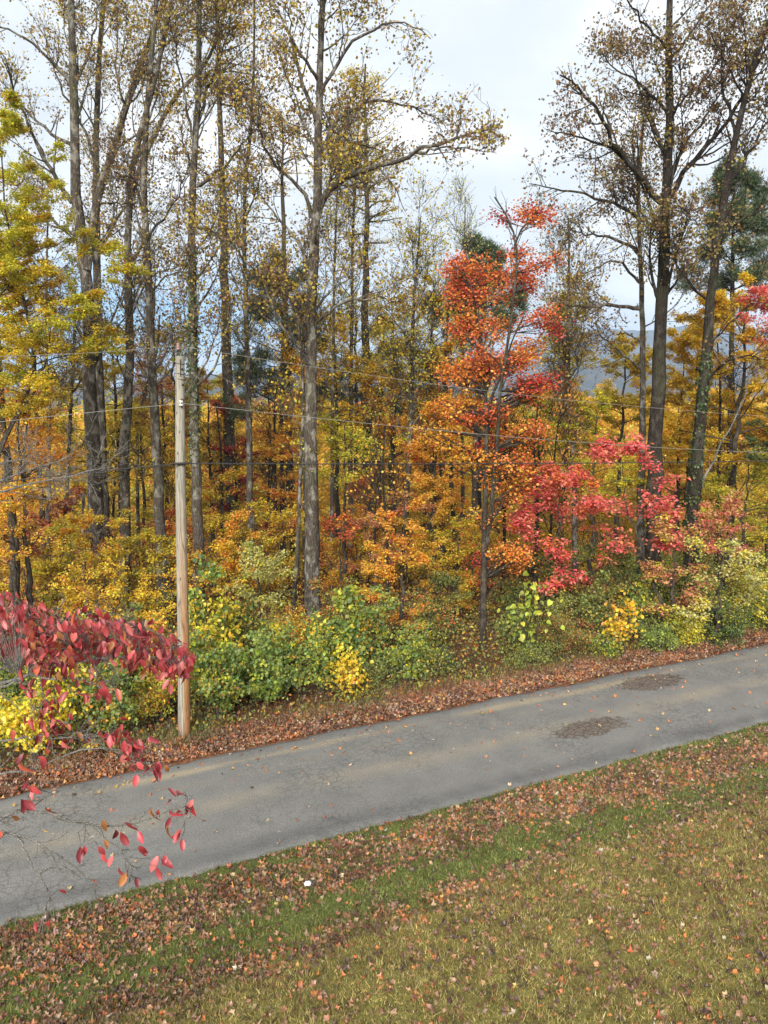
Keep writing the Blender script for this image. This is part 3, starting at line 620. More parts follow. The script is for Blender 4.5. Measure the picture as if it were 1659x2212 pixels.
tall('tulip_tree', 'right-leaning tulip tree with an ivy-clad lower trunk near the right edge', 28,
     [([(1488, 1330), (1492, 1187), (1499, 1087), (1512, 937), (1519, 850), (1527, 737), (1539, 600), (1554, 500), (1569, 400), (1582, 330), (1590, 295), (1604, 225), (1624, 150), (1659, 50), (1700, -60)], 30, 7)],
     [([(1554, 525), (1579, 485), (1624, 465), (1659, 450), (1720, 430)], 8, -1.5), ([(1572, 395), (1609, 350), (1659, 260), (1720, 190)], 9, 2), ([(1519, 840), (1549, 790), (1599, 772), (1659, 760)], 8, -2),
      ([(1510, 800), (1570, 700), (1640, 640), (1700, 600)], 5, 2), ([(1590, 300), (1560, 200), (1555, 120), (1560, 40)], 7, 2), ([(1604, 225), (1580, 150), (1530, 60)], 5, -2)],
     6000, 'tulip', m=M_BARKD, auto=10, Labs=(1.6, 3.4), hmin=.48, ivy=(760, 1180, 650))
tall('slender_tree', 'slender tree with rusty dead vine leaves clinging to it, right of the red maple', 33,
     [([(1242, 1230), (1242, 1127), (1239, 1012), (1227, 887), (1229, 737), (1226, 650), (1230, 560), (1228, 470)], 13, 3)],
     [([(1226, 760), (1190, 690), (1175, 640)], 4, 1), ([(1228, 640), (1250, 600), (1270, 560)], 4, -1)], 3600, 'tulipg', auto=20, Labs=(1., 2.4), hmin=.32, lsize=.12,
     extra=lambda cb, tp, tr: leaves(cb, tp[:, 5:15], 1300, .12, 'russet', 'rhomb', .3, .1, .9))
tall('slender_tree', 'slim olive-gold tree rising between the central tulip tree and the red maple', 36,
     [([(868, 1250), (878, 1080), (888, 900), (890, 737), (894, 640), (903, 550), (908, 470)], 15, 3)],
     [([(890, 740), (850, 690), (830, 650)], 5, 1), ([(893, 700), (930, 640), (950, 600)], 5, -1), ([(888, 860), (840, 800), (820, 730)], 5, 1)],
     5600, 'goldg', auto=26, Labs=(1.5, 3.2), hmin=.32, lsize=.13)
tall('slender_tree', 'pale yellow-green cone-topped slender tree just left of the red maple top', 42,
     [([(1000, 1150), (998, 900), (1000, 700), (1003, 560), (1005, 425)], 9, 2)], [], 2520, 'pale', auto=27, Labs=(1.2, 2.8), hmin=.32, lsize=.12)
tall('slender_tree', 'thin straight tree close behind the right side of the central tulip trunk', 37,
     [([(716, 1260), (718, 1000), (719, 800), (722, 600), (726, 460), (735, 300)], 10, 3)], [], 2520, 'goldg', auto=17, Labs=(1.2, 3.), hmin=.4)
tall('slender_tree', 'thin dark tree second to the right of the central tulip trunk', 39,
     [([(757, 1200), (757, 1000), (758, 800), (760, 640), (764, 460), (775, 260)], 12, 3)], [], 3120, 'tulipg', auto=19, Labs=(1.4, 3.2), hmin=.4)
tall('slender_tree', 'thin mottled trunk leaning in close to the left of the central tulip tree', 28,
     [([(630, 1380), (635, 1290), (643, 1187), (648, 1037), (652, 960), (655, 850), (650, 760)], 12, 4)], [], 900, 'goldg', auto=9, Labs=(.8, 2.), hmin=.4)
tall('slender_tree', 'thin dark bare-stemmed tree at the far left behind the yellow maple', 36,
     [([(105, 1290), (104, 1087), (106, 900), (98, 737), (100, 600), (104, 450)], 11, 3)], [([(100, 740), (120, 690), (150, 660)], 4, 1)], 3000, 'tulip', auto=18, Labs=(1.2, 2.6), hmin=.4)
tall('slender_tree', 'thin grey stem between the far left dark stem and the thick twin tulip tree', 38,
     [([(140, 1290), (143, 1087), (152, 900), (160, 737), (163, 620)], 11, 4)], [([(155, 850), (190, 800), (215, 770)], 4, 1)], 2200, 'tulip', auto=14, Labs=(1.2, 2.6), hmin=.34)
tall('slender_tree', 'slender forked tree with reddish top leaves between the left tulip stems and the pole', 40,
     [([(300, 1300), (298, 1100), (296, 900), (340, 760), (345, 680)], 9, 4)], [], 1560, 'salmon', auto=16, Labs=(1., 2.4), hmin=.38)
tall('slender_tree', 'dark slender tree left of the red maple trunk, among orange leaves', 35,
     [([(985, 1250), (978, 1087), (968, 900), (962, 760), (970, 650)], 12, 4)], [], 1440, 'goldg', auto=11, Labs=(1., 2.2), hmin=.5, m=M_BARKD)
tall('slender_tree', 'grey slender tree just behind the red maple, its top among the olive leaves', 37,
     [([(1022, 1250), (1024, 1087), (1030, 900), (1034, 760), (1040, 620), (1044, 560)], 17, 5)], [], 1320, 'goldg', auto=11, Labs=(1., 2.2), hmin=.38)
tall('snapped_tree', 'thin dead snapped-off stem standing left of the thick twin tulip tree', 31,
     [([(182, 1320), (181, 1200), (179, 1100), (181, 1063)], 10, 6)], [([(180, 1145), (195, 1148), (212, 1152)], 4, -1)], 0, auto=0)
for i, (x, y0, y1, D, w, lb) in enumerate([(925, 1180, 880, 40, 8, 'thin leaning stem among orange leaves, just left of the forked dark stems'), (950, 1200, 930, 38, 8, 'thin dark forked stem among orange leaves, nearer the red maple'),
        (1085, 1290, 960, 32, 9, 'thin dark stem close behind the right of the red maple trunk'), (1160, 1280, 960, 31, 10, 'dark stem under the pink-red leaves, left of centre of them'), (1185, 1290, 1000, 30, 8, 'dark bent stem under the pink-red leaves, nearer the big right trunks'),
        (600, 1300, 900, 38, 9, 'thin brown stem left of the mottled leaning trunk'), (575, 1280, 950, 41, 8, 'faint thin stem right of the slim grey tulip tree'), (1545, 1270, 830, 33, 10, 'dark straight stem right of the ivy-clad leaning tree'), (1577, 1260, 900, 36, 14, 'stout brown stem behind the bent grey stem near the right edge'),
        (375, 1330, 1000, 36, 8, 'thin stem hidden mostly by the left side of the utility pole'), (480, 1300, 960, 40, 8, 'thin dark stem right of the ivy-topped tulip tree'), (838, 1340, 1010, 27, 7, 'thin reddish stem among orange leaves right of the green broadleaf sapling'), (800, 1250, 1000, 37, 8, 'thin dark stem midway between central tulip tree and orange saplings'),
        (60, 1300, 960, 40, 8, 'thin dark stem near the left edge under the yellow maple'), (240, 1300, 1000, 42, 7, 'thin dark stem behind the gap between the left tulip trunks')]):
    lx = x+U(-14, 14); tall('slender_tree', lb, D, [([(x, y0), ((x+lx)/2+U(-5, 5), (y0+y1)/2), (lx, y1), (lx+U(-12, 12), y1-90)], w, 3)], [], 300, 'ogold', auto=8, Labs=(.7, 1.9), hmin=.35, m=M_BARKD, fine=2.)

# the forked red maple
def red_maple():
    D = 24; mb = MB(); base = None
    st_ = [([(1042, 1462), (1044, 1287), (1046, 1187), (1049, 1037), (1052, 930), (1050, 860), (1044, 765), (1030, 690), (1018, 620)], 18, 4), ([(1046, 1200), (1060, 1120), (1064, 1037), (1076, 930), (1070, 870), (1090, 762), (1102, 650), (1112, 570), (1110, 515), (1100, 490), (1085, 470), (1060, 440)], 11, 3),
           ([(1112, 530), (1130, 490), (1150, 470), (1175, 440)], 5, 2), ([(1054, 900), (1062, 850), (1085, 800), (1098, 740), (1120, 690)], 7, 3)]
    P_, R_ = [], []
    for k, (p, a, b) in enumerate(st_):
        P = trunk_pts(p, D, 20)
        if k == 0: g = float(ground(P[0, 0], D)); P[0, 2] = min(P[0, 2], g-.1); base = np.array([P[0, 0], D, g])
        if k: P[:, 1] += np.linspace(0, 1, 20)*(-1)**k*.8
        R = (a+(b-a)*np.linspace(0, 1, 20))/2*D/F_; tubes(mb, P, R, 8, rough=.06); P_.append(P); R_.append(R)
    t = thing('red_maple', base, 'forked maple with red-orange leaves and a dark trunk at the far road edge', 'tree')
    cb = MB()
    # sprays: centre (photo), half width, half height, colour
    sp = [(1088, 466, 28, 14, 'red', 260), (1165, 470, 48, 36, 'redor', 1100), (1110, 545, 36, 20, 'redor', 500), (1018, 585, 62, 46, 'redor', 1700), (1120, 600, 56, 52, 'redor', 1900), (1000, 640, 56, 42, 'redor', 1400), (1035, 700, 78, 42, 'redor', 1900), (1172, 682, 48, 22, 'redor', 700),
          (1060, 775, 85, 42, 'redor', 2200), (1125, 760, 66, 48, 'orange', 1800), (1000, 800, 66, 42, 'orange', 1700), (1185, 820, 62, 22, 'red', 900), (1150, 830, 62, 32, 'redor', 1300), (975, 875, 62, 36, 'orange', 1500), (1045, 890, 62, 44, 'redor', 1500), (1140, 930, 66, 52, 'orange', 2100),
          (1100, 1000, 58, 42, 'orange', 1500), (1010, 985, 62, 42, 'ogold', 1300), (1050, 960, 36, 36, 'red', 700), (1090, 1060, 46, 36, 'orange', 1000), (1110, 1190, 62, 42, 'orange', 1700), (1045, 1215, 22, 60, 'red', 350), (1040, 1110, 40, 26, 'orange', 500), (1160, 1010, 40, 30, 'orange', 700), (950, 800, 30, 30, 'orange', 400), (930, 920, 40, 36, 'ogold', 600), (1190, 560, 22, 30, 'redor', 350), (985, 560, 26, 24, 'redor', 300), (1195, 700, 30, 16, 'red', 260), (975, 690, 30, 26, 'orange', 350)]
    allP = np.concatenate(P_); allR = np.concatenate(R_)
    for (x, y, a, b, pal, n) in sp:
        k = max(3, n//110); xs = x+U(-1, 1, k)*a*.70; ys = y+U(-1, 1, k)*b*.45; Ds = D+.9+U(-1, 1, k)*a*D/F_*1.6
        e = at(xs, ys, Ds)
        for q in e:
            dist = np.linalg.norm(allP-q-np.array([0, 0, -.6]), axis=1)+np.maximum(allP[:, 2]-q[2]+.1, 0)*3; j = dist.argmin(); s0 = allP[j]
            mid = (s0+q)/2+np.array([0, 0, -.05*dist[j]])+rng.normal(size=3)*.06
            B = resample(np.array([s0, mid, q]), 7)[None]; R = np.linspace(min(allR[j]*.5, .035), .008, 7)[None]; tubes(mb, B, R, 4)
            w2, r2 = grow(B, R, 9, (.45, 1), ang=(30, 80), up=.0, rk=.6, K=5, rmin=.005, planar=.8, Labs=(.25, .45+a*D/F_*.45), wig=.12); tubes(mb, w2, r2, 3)
            w3, r3 = grow(w2, r2, 3, (.2, 1), ang=(30, 70), up=0, rk=.6, K=4, rmin=.004, planar=.5, Labs=(.15, .5))
            leaves(cb, np.concatenate([w2[:, 1:], w3]), int(n/k*.68), .078, pal if U() < .9 else ('ogold' if y > 850 else 'red'), 'tulip', (.13, .13, .09), .5, .3, 0.)
    tw = np.array([(1100, 480), (1060, 430)]); 
    bt, br = grow(np.array(P_[1:3]), np.array(R_[1:3]), 14, (.82, 1), ang=(20, 50), up=.1, rk=.5, K=6, rmin=.005, Labs=(.4, 1.2)); tubes(mb, bt, br, 3)
    mb.build('trunk', M_BARKM, t, base); cb.build('crown', M_LEAF, t, base)
red_maple()

# bent grey sourwood at the right edge, red leaves on top
maple('sourwood', 'bent grey leaning stem with crimson leaves at its top, at the right edge', 1645, 625, 745, 62, 28.6, 'pink', 2.2, m=M_BARKG, tr=.07, n1=9, trunk_px=[(1486, 1320), (1492, 1150), (1502, 1065), (1529, 1032), (1549, 987), (1569, 927), (1599, 887), (1622, 835), (1625, 760), (1640, 690)], tpl='rhomb', size=.13)
maple('sourwood', 'pink-red sourwood leaning left in front of the big right trunks', 1350, 960, 1180, 98, 25, 'pink', 2.3, tr=.06, size=.14, n1=18, trunk_px=[(1430, 1380), (1412, 1250), (1385, 1170), (1355, 1110), (1345, 1000)], planar=.6)
maple('sourwood', 'drooping pink-red sourwood right of the red maple, left of the leaning pink one', 1205, 1000, 1250, 112, 26, 'pink', 2.4, tr=.06, size=.13, planar=.55, pal2='orange')

# pines and hemlock
pine('pine_tree', 'dark green pine left of the central tulip trunk', [(612, 1250), (608, 900), (610, 700), (615, 560)], 14, 4, 41, 575, 900, 145, 'pines among the hardwoods', 1.1)
pine('pine_tree', 'dark green pine behind the top of the red maple', [(1032, 1150), (1036, 800), (1042, 640), (1046, 530)], 16, 4, 46, 545, 730, 110, 'pines among the hardwoods')
pine('pine_tree', 'tall dark green pine silhouetted against the sky near the right edge', [(1577, 1200), (1580, 800), (1582, 600), (1584, 470), (1588, 345)], 19, 4, 42, 355, 650, 105, 'pines among the hardwoods', 1.3)
pine('pine_tree', 'low dark pine left of the red maple, behind gold leaves', [(815, 1200), (820, 950), (826, 760), (828, 690)], 12, 4, 50, 700, 900, 70, 'pines among the hardwoods', .6)
maple('hemlock', 'dark green feathery hemlock cut by the right edge of the photo', 1690, 870, 1080, 75, 27, 'dgreen', 2.4, planar=.8, size=.09)

# understorey, left to right
GU = 'understorey trees in autumn colour'
for a in [
 ('maple_tree', 'large yellow-green maple filling the upper left edge', -10, 260, 820, 170, 26, 'ygreen', 3.2, {'pal2': 'gold', 'tr': .12, 'trunk_px': [(-60, 1330), (-40, 1100), (0, 965), (40, 880), (90, 830), (100, 790), (60, 700), (20, 500), (0, 300)]}),
 ('maple_tree', 'yellow-green maple bough with a black crooked limb, left of the twin tulip trunks', 110, 560, 900, 135, 25, 'goldg', 1.9, {'pal2': 'yellow', 'tr': .1, 'trunk_px': [(-50, 1300), (-20, 1040), (0, 965), (45, 880), (104, 820), (98, 795), (110, 700)]}),
 ('maple_tree', 'golden maple crown at the far left edge just above the dead grey twigs', -10, 420, 900, 130, 28.5, 'gold', 2.6, {'pal2': 'ygreen'}),
 ('maple_tree', 'orange-gold maple at the left edge below the big yellow-green one', 40, 850, 1030, 120, 29, 'ogold', 2.0, {'pal2': 'orange'}),
 ('maple_tree', 'bright yellow-orange maple low at the left edge above the crimson dogwood', 30, 1050, 1230, 105, 24, 'ogold', 1.7, {'pal2': 'yellow'}),
 ('maple_tree', 'gold maple behind the twin tulip trunks', 210, 790, 1060, 120, 40, 'goldg', 1.8, {'pal2': 'gold'}),
 ('maple_tree', 'russet maple low behind the snapped dead stem', 130, 1060, 1290, 110, 37, 'dred', 1.9, {'pal2': 'orange'}),
 ('maple_tree', 'olive-gold maple between the pale forked tulip tree and the leaning spotted trunk', 305, 880, 1100, 80, 38, 'goldg', 1.6, {}),
 ('maple_tree', 'bright yellow spreading maple low between the left tulip trunk bases', 250, 1230, 1350, 120, 23.5, 'gold', 1.5, {'pal2': 'yellow'}),
 ('maple_tree', 'orange-red maple showing behind the leaning spotted trunk', 350, 790, 960, 90, 46, 'russet', 1.9, {'pal2': 'redor'}),
 ('maple_tree', 'orange-red low maple just left of the utility pole', 370, 1100, 1290, 70, 34, 'orange', 1.4, {'pal2': 'dred'}),
 ('maple_tree', 'rounded bronze-gold tree behind the utility pole and ivy-topped trunk', 452, 812, 1080, 105, 48, 'goldg', 2.2, {'pal2': 'russet'}),
 ('maple_tree', 'deep red maple left of the slim grey tulip tree', 505, 865, 1130, 58, 45, 'red', 1.8, {'pal2': 'dred'}),
 ('maple_tree', 'gold-green maple low behind the ivy-topped trunk', 480, 1030, 1230, 95, 36, 'goldg', 1.6, {'pal2': 'orange'}),
 ('maple_tree', 'coppery orange maple between slim grey tulip tree and central trunk', 590, 920, 1130, 80, 38, 'ogold', 1.6, {'pal2': 'redor'}),
 ('maple_tree', 'red-tinged small maple behind the mottled leaning trunk', 600, 1130, 1320, 80, 36, 'dred', 1.5, {'pal2': 'orange'}),
 ('maple_tree', 'orange twigs maple close left of the central trunk, high up', 655, 770, 930, 45, 34, 'ogold', 1.5, {'pal2': 'orange'}),
 ('maple_tree', 'yellow-green maple right of the central tulip trunk', 745, 900, 1040, 105, 31, 'ygreen', 1.5, {'pal2': 'yellow'}),
 ('sourwood', 'small scarlet sourwood spray beside the right of the central trunk', 735, 1110, 1180, 48, 29, 'redor', 1.3, {'size': .13}),
 ('maple_tree', 'yellow-olive small maple below the scarlet spray', 770, 1160, 1300, 70, 32, 'goldg', 1.3, {'pal2': 'salmon'}),
 ('maple_tree', 'orange-gold maple filling the middle between central trunk and red maple', 850, 800, 1050, 115, 40, 'ogold', 2.1, {'pal2': 'gold'}),
 ('maple_tree', 'warm orange maple left of the red maple trunk', 940, 870, 1120, 90, 33, 'ogold', 1.9, {'pal2': 'orange'}),
 ('maple_tree', 'layered pale-orange maple sapling right of the green broadleaf sapling', 870, 1060, 1420, 85, 24, 'ogold', 1.5, {'pal2': 'orange', 'planar': .85}),
 ('maple_tree', 'layered apricot maple behind the pale-orange sapling', 810, 1010, 1250, 85, 31, 'salmon', 1.5, {'pal2': 'ogold'}),
 ('maple_tree', 'gold-green low maple just left of the red maple trunk', 985, 1130, 1330, 80, 29, 'goldg', 1.6, {'pal2': 'orange'}),
 ('hickory_tree', 'bright yellow-green hickory right of the slender vine-hung tree', 1285, 880, 1130, 95, 33, 'ygreen', 2.2, {'pal2': 'yellow'}),
 ('hickory_tree', 'yellow hickory directly behind the red maple on its right', 1165, 850, 1100, 85, 33, 'ygreen', 1.8, {'pal2': 'yellow'}),
 ('beech_tree', 'bronze-gold cone-shaped beech left of the two close right trunks', 1345, 728, 1010, 80, 43, 'goldg', 3.2, {'pal2': 'gold'}),
 ('beech_tree', 'gold beech seen between the two close right trunks and the leaning ivy one', 1470, 760, 1100, 110, 37, 'gold', 2.4, {'pal2': 'goldg'}),
 ('maple_tree', 'large golden maple at the right edge under the pine', 1600, 625, 1010, 150, 31, 'gold', 2.8, {'pal2': 'yellow'}),
 ('maple_tree', 'golden maple between the ivy-clad leaning tree and the big dark trunk, tall', 1500, 700, 1010, 105, 36, 'gold', 2.6, {'pal2': 'yellow'}),
 ('maple_tree', 'amber-yellow maple filling the gap behind the bent grey stem', 1690, 600, 980, 110, 34, 'gold', 2.4, {'pal2': 'ogold'}),
 ('maple_tree', 'yellow-green maple low at the right edge below the golden one', 1610, 980, 1180, 110, 30, 'ygreen', 2.0, {'pal2': 'yellow'}),
 ('maple_tree', 'rusty orange small maple low at the right edge', 1650, 1160, 1300, 80, 29, 'salmon', 1.6, {'pal2': 'orange'}),
 ('maple_tree', 'peach and olive sapling between the big dark trunk and the leaning ivy one', 1458, 1110, 1330, 72, 24.5, 'salmon', 1.5, {'pal2': 'ygreen', 'size': .11}),
 ('maple_tree', 'dusty pink sapling right of the leaning ivy-clad trunk', 1560, 1090, 1230, 75, 26, 'salmon', 1.4, {'pal2': 'pink'}),
 ('birch_tree', 'bushy yellow-leaved young tree at the base of the leaning ivy-clad trunk', 1555, 1150, 1370, 100, 24, 'pale', 1.1, {'pal2': 'yellow', 'planar': .3, 'size': .11}),
 ('maple_tree', 'pale olive young tree behind the pole-side shrubs with thin cream leaves', 560, 1170, 1400, 105, 25, 'pale', 1.3, {'pal2': 'ygreen', 'planar': .5, 'size': .10}),
 ('maple_tree', 'dull green understorey tree in the shade left of the close right trunks', 1310, 1175, 1350, 105, 27.5, 'olive', 2.0, {'pal2': 'dgreen'}),
 ('maple_tree', 'dull green understorey tree behind the lime heart-leaved bush', 1180, 1230, 1400, 95, 28.5, 'olive', 1.9, {'pal2': 'dred'}),
 ('maple_tree', 'dark maroon-leaved small tree behind the roadside shrubs, right of the lime leaves', 1245, 1260, 1400, 70, 26, 'dred', 1.6, {}),
 ('maple_tree', 'dark green understorey tree just left of the red maple base', 950, 1250, 1450, 62, 25.5, 'olive', 1.8, {'pal2': 'dgreen'}),
 ('maple_tree', 'orange sprigged little tree low behind the utility pole base', 320, 1380, 1580, 70, 21.5, 'ogold', 1.3, {'pal2': 'green'}),
 ('maple_tree', 'gold young tree between the ivy-topped trunk and the slim grey tulip tree, low', 490, 1180, 1330, 70, 29, 'gold', 1.1, {}),
 ('maple_tree', 'small orange tree at the foot of the central tulip trunk, to its left', 620, 1330, 1480, 75, 23.5, 'ogold', 1.5, {'pal2': 'yellow'}),
 ('maple_tree', 'airy gold tree close behind the right side of the central trunk, above the wires', 725, 690, 960, 75, 38, 'gold', 1.0, {'pal2': 'goldg', 'planar': .6}),
 ('maple_tree', 'airy olive-gold tree right of the pine, above the orange maples', 845, 640, 860, 70, 41, 'goldg', 1.1, {'pal2': 'gold', 'planar': .6}),
 ('maple_tree', 'airy yellow-olive tree just left of the red maple crown', 935, 600, 860, 62, 40, 'goldg', 1.1, {'pal2': 'ygreen', 'planar': .6}),
 ('maple_tree', 'airy orange-gold tree left of the red maple at wire height', 960, 740, 960, 60, 35, 'ogold', 1.2, {'pal2': 'gold', 'planar': .6}),
 ('maple_tree', 'airy yellow-green tree between the left tulip trunks, top level with the pole', 245, 690, 900, 60, 43, 'ygreen', 1.0, {'pal2': 'goldg', 'planar': .6}),
 ('maple_tree', 'airy yellow tree at the left behind the crooked-limbed maple', 70, 690, 900, 80, 36, 'goldg', 1.1, {'pal2': 'gold', 'planar': .6}),
 ('maple_tree', 'airy gold tree behind the mottled leaning trunk, left of the central trunk', 625, 730, 930, 62, 39, 'gold', 1.0, {'pal2': 'ogold', 'planar': .6}),
 ('maple_tree', 'airy gold-green tree right of the red maple, tall as its shoulder', 1225, 640, 900, 62, 37, 'goldg', 1.2, {'pal2': 'ygreen', 'planar': .6}),
 ('maple_tree', 'airy salmon-tinged tree behind the leaning spotted trunk top', 330, 720, 860, 55, 44, 'salmon', 0.8, {'pal2': 'goldg', 'planar': .6}),
 ('oak_tree', 'dark olive oak behind the gold trees right of the central trunk', 770, 640, 900, 90, 48, 'goldg', 1.1, {}),
 ('oak_tree', 'olive oak behind the slender vine-hung tree', 1225, 600, 900, 70, 42, 'goldg', 1.2, {}),
 ('oak_tree', 'sparse gold oak rising behind the pine left of the central trunk', 610, 240, 420, 60, 50, 'gold', .55, {}),
 ('oak_tree', 'gold-topped oak high behind the ivy-topped tulip tree', 470, -60, 230, 95, 46, 'gold', .55, {}),
 ('oak_tree', 'olive-gold oak high between the central tulip tree and the sky gap', 790, 130, 520, 75, 46, 'goldg', .5, {}),
 ('oak_tree', 'pale green thin tree low between pole and leaning spotted trunk', 375, 700, 860, 60, 40, 'ygreen', .8, {}),
]:
    kw = a[9]; maple(*a[:9], group=kw.pop('group', GU), **kw)

# deep-woods trees: only their colour tells them apart
zones = [(-60, 'gold'), (120, 'ogold'), (300, 'goldg'), (400, 'gold'), (445, 'russet'), (500, 'dred'), (550, 'gold'), (640, 'gold'), (760, 'gold'), (860, 'ogold'), (980, 'orange'), (1100, 'gold'), (1220, 'gold'), (1350, 'gold'), (1500, 'gold'), (1650, 'goldg'), (1760, 'gold')]
far_lab = {'gold': 'golden tree deep in the woods', 'ogold': 'orange-gold tree deep in the woods', 'goldg': 'olive-gold tree deep in the woods', 'russet': 'russet tree deep in the woods', 'dred': 'dark red tree deep in the woods', 'orange': 'orange tree deep in the woods'}
for row, (D, n, yt) in enumerate([(54, 13, 880), (66, 14, 862), (82, 15, 850)]):
    for k in range(n):
        x = -90+1840*(k+U(.1, .9))/n
        pal = min(zones, key=lambda z: abs(z[0]-x+U(-60, 60)))[1]
        maple('woodland_tree', far_lab[pal], x, yt+U(-22, 60), 1230-row*30, U(85, 110)*(54/D)**.35, D, pal, 1.9, size=.21+.04*row, group=far_lab[pal].replace(' tree ', ' trees '), pal2=['yellow', 'gold', 'ogold', 'ygreen'][int(U(0, 4))], n1=26)
def distant():
    mb = MB(); pals = ['gold', 'goldg', 'ogold', 'gold', 'ygreen', 'orange']
    for D, n in ((105, 46), (135, 50), (190, 60), (300, 70)):
        for k in range(n):
            x = -300+2300*(k+U(0, 1))/n; P0 = at(x, 900, D); g = float(ground(P0[0], D)); top = at(x, U(852, 885), D)[2]; r = U(3.5, 6)*(D/120)**.6
            m = 620; d = rnd(m)*U(.4, 1, (m, 1))**.4; c = np.array([P0[0], D, (g+top)/2])+d*[r, r, max((top-g)/2, 2)]+.1*r*rng.normal(size=(m, 3))
            nn = nrm(d+rnd(m)*.8); scatter(mb, TPL['rhomb'], c, rnd(m), nn, .0052*D*U(.7, 1.5, m), colours(pals[int(U(0, 6))], c, 3))
    tag(mb.build('distant_woods', M_LEAF), 'far-off autumn woods seen as one mass through the trunks', 'woods', None, 'stuff')
distant()

# ------------------------------------------------------------------ roadside shrubs
for a in [
 ('shrub', 'leafy mid-green shrub just right of the utility pole base', 475, 1400, 1590, 75, 19.6, 'green', 2.4, .11, {'pal2': 'ygreen', 'tpl': 'heart'}),
 ('shrub', 'bright yellow-leaved shrub behind the green one by the utility pole', 455, 1280, 1450, 78, 21.3, 'yellow', .8, .13, {'pal2': 'green', 'tpl': 'heart'}),
 ('shrub', 'wide green shrub between the pole-side shrub and the central trunk', 575, 1400, 1560, 78, 20.8, 'green', 2.3, .12, {'pal2': 'lime', 'tpl': 'heart'}),
 ('vine', 'green big-leaved vine climbing behind the right of the utility pole at mid height', 435, 1150, 1300, 38, 21.8, 'green', .9, .17, {'tpl': 'heart', 'stems': 4, 'pal2': 'lime'}),
 ('sapling', 'spindly green big-leaved sapling in front of the ivy-topped trunk', 490, 1230, 1480, 36, 20.6, 'green', .8, .18, {'tpl': 'heart', 'stems': 2}),
 ('sapling', 'tall green broadleaf sapling right of the central tulip trunk', 768, 1235, 1500, 62, 22.3, 'green', 2.0, .17, {'tpl': 'tulip', 'stems': 5, 'pal2': 'ygreen', 'cat': 'sapling'}),
 ('shrub', 'green shrub hiding the foot of the central tulip trunk', 690, 1335, 1540, 66, 21.4, 'green', 2.0, .13, {'tpl': 'tulip', 'pal2': 'yellow'}),
 ('shrub', 'yellow-gold low shrub at the verge below the tall green sapling', 755, 1415, 1530, 48, 21.0, 'yellow', 1.1, .13, {'tpl': 'tulip', 'pal2': 'gold'}),
 ('shrub', 'low dark green weeds bush right of the yellow-gold low shrub', 815, 1430, 1520, 42, 21.6, 'olive', 2.2, .08, {'pal2': 'green'}),
 ('shrub', 'brilliant yellow shrub behind the crimson dogwood at the left edge', 95, 1400, 1660, 95, 17.4, 'yellow', 1.7, .12, {'tpl': 'heart', 'pal2': 'green'}),
 ('shrub', 'green shrub behind the dogwood, left of the utility pole', 240, 1440, 1620, 68, 18.2, 'green', 1.8, .10, {'pal2': 'ogold', 'tpl': 'heart'}),
 ('shrub', 'dim green shrub with orange leaves against the left of the utility pole', 335, 1450, 1590, 52, 19.3, 'ygreen', 1.7, .09, {'pal2': 'orange'}),
 ('shrub', 'small lemon-green sapling clump left of the red maple base', 915, 1420, 1480, 42, 22.8, 'ygreen', 2.0, .13, {'tpl': 'tulip', 'pal2': 'yellow'}),
 ('shrub', 'low dark green bush at the foot of the red maple, on its left', 962, 1405, 1485, 48, 22.9, 'dgreen', 2.4, .09, {'pal2': 'olive'}),
 ('shrub', 'bush with lime heart-shaped leaves arching right of the red maple trunk', 1150, 1262, 1440, 80, 23.4, 'lime', .20, .22, {'tpl': 'heart', 'stems': 6}),
 ('shrub', 'low green tangle at the verge right of the red maple base', 1135, 1390, 1465, 55, 23.2, 'olive', 2.2, .09, {'pal2': 'green'}),
 ('shrub', 'feathery grey-green tangle midway along the right verge', 1210, 1345, 1445, 62, 23.8, 'olive', 2.2, .08, {'pal2': 'dred'}),
 ('shrub', 'light green shrub left of the orange-leaved hickory seedling', 1290, 1370, 1430, 52, 24.2, 'green', 2.0, .10, {'pal2': 'ygreen'}),
 ('sapling', 'seedling with big amber-orange leaves at the foot of the big right trunks', 1345, 1305, 1420, 38, 24.2, 'gold', 1.0, .16, {'tpl': 'tulip', 'stems': 4, 'cat': 'sapling'}),
 ('shrub', 'arching bright green fern-like shrub below the big right trunks', 1412, 1350, 1410, 50, 24.6, 'green', 2.4, .10, {'pal2': 'lime'}),
 ('shrub', 'small yellow-green shrub between fern-like shrub and the dark green bush', 1480, 1320, 1400, 48, 25.4, 'ygreen', 2.0, .10, {'pal2': 'yellow'}),
 ('shrub', 'dense dark green bush at the verge near the right edge', 1560, 1318, 1392, 62, 25.6, 'dgreen', 3.0, .08, {'pal2': 'green', 'stems': 14}),
 ('shrub', 'grey-green weedy bush cut by the right edge at the verge', 1655, 1290, 1375, 58, 26.6, 'olive', 2.6, .09, {'pal2': 'green', 'stems': 12}),
 ('shrub', 'yellow-green bush behind the dark green bush at the right', 1600, 1230, 1370, 78, 27., 'ygreen', 2.0, .11, {'pal2': 'yellow'}),
]:
    kw = a[10]; a = (*a[:6], a[6]-1.25, *a[7:]); shrub(a[0], a[1], *a[2:10], group='shrubs and saplings along the far verge', cat=kw.pop('cat', a[0]), **kw)

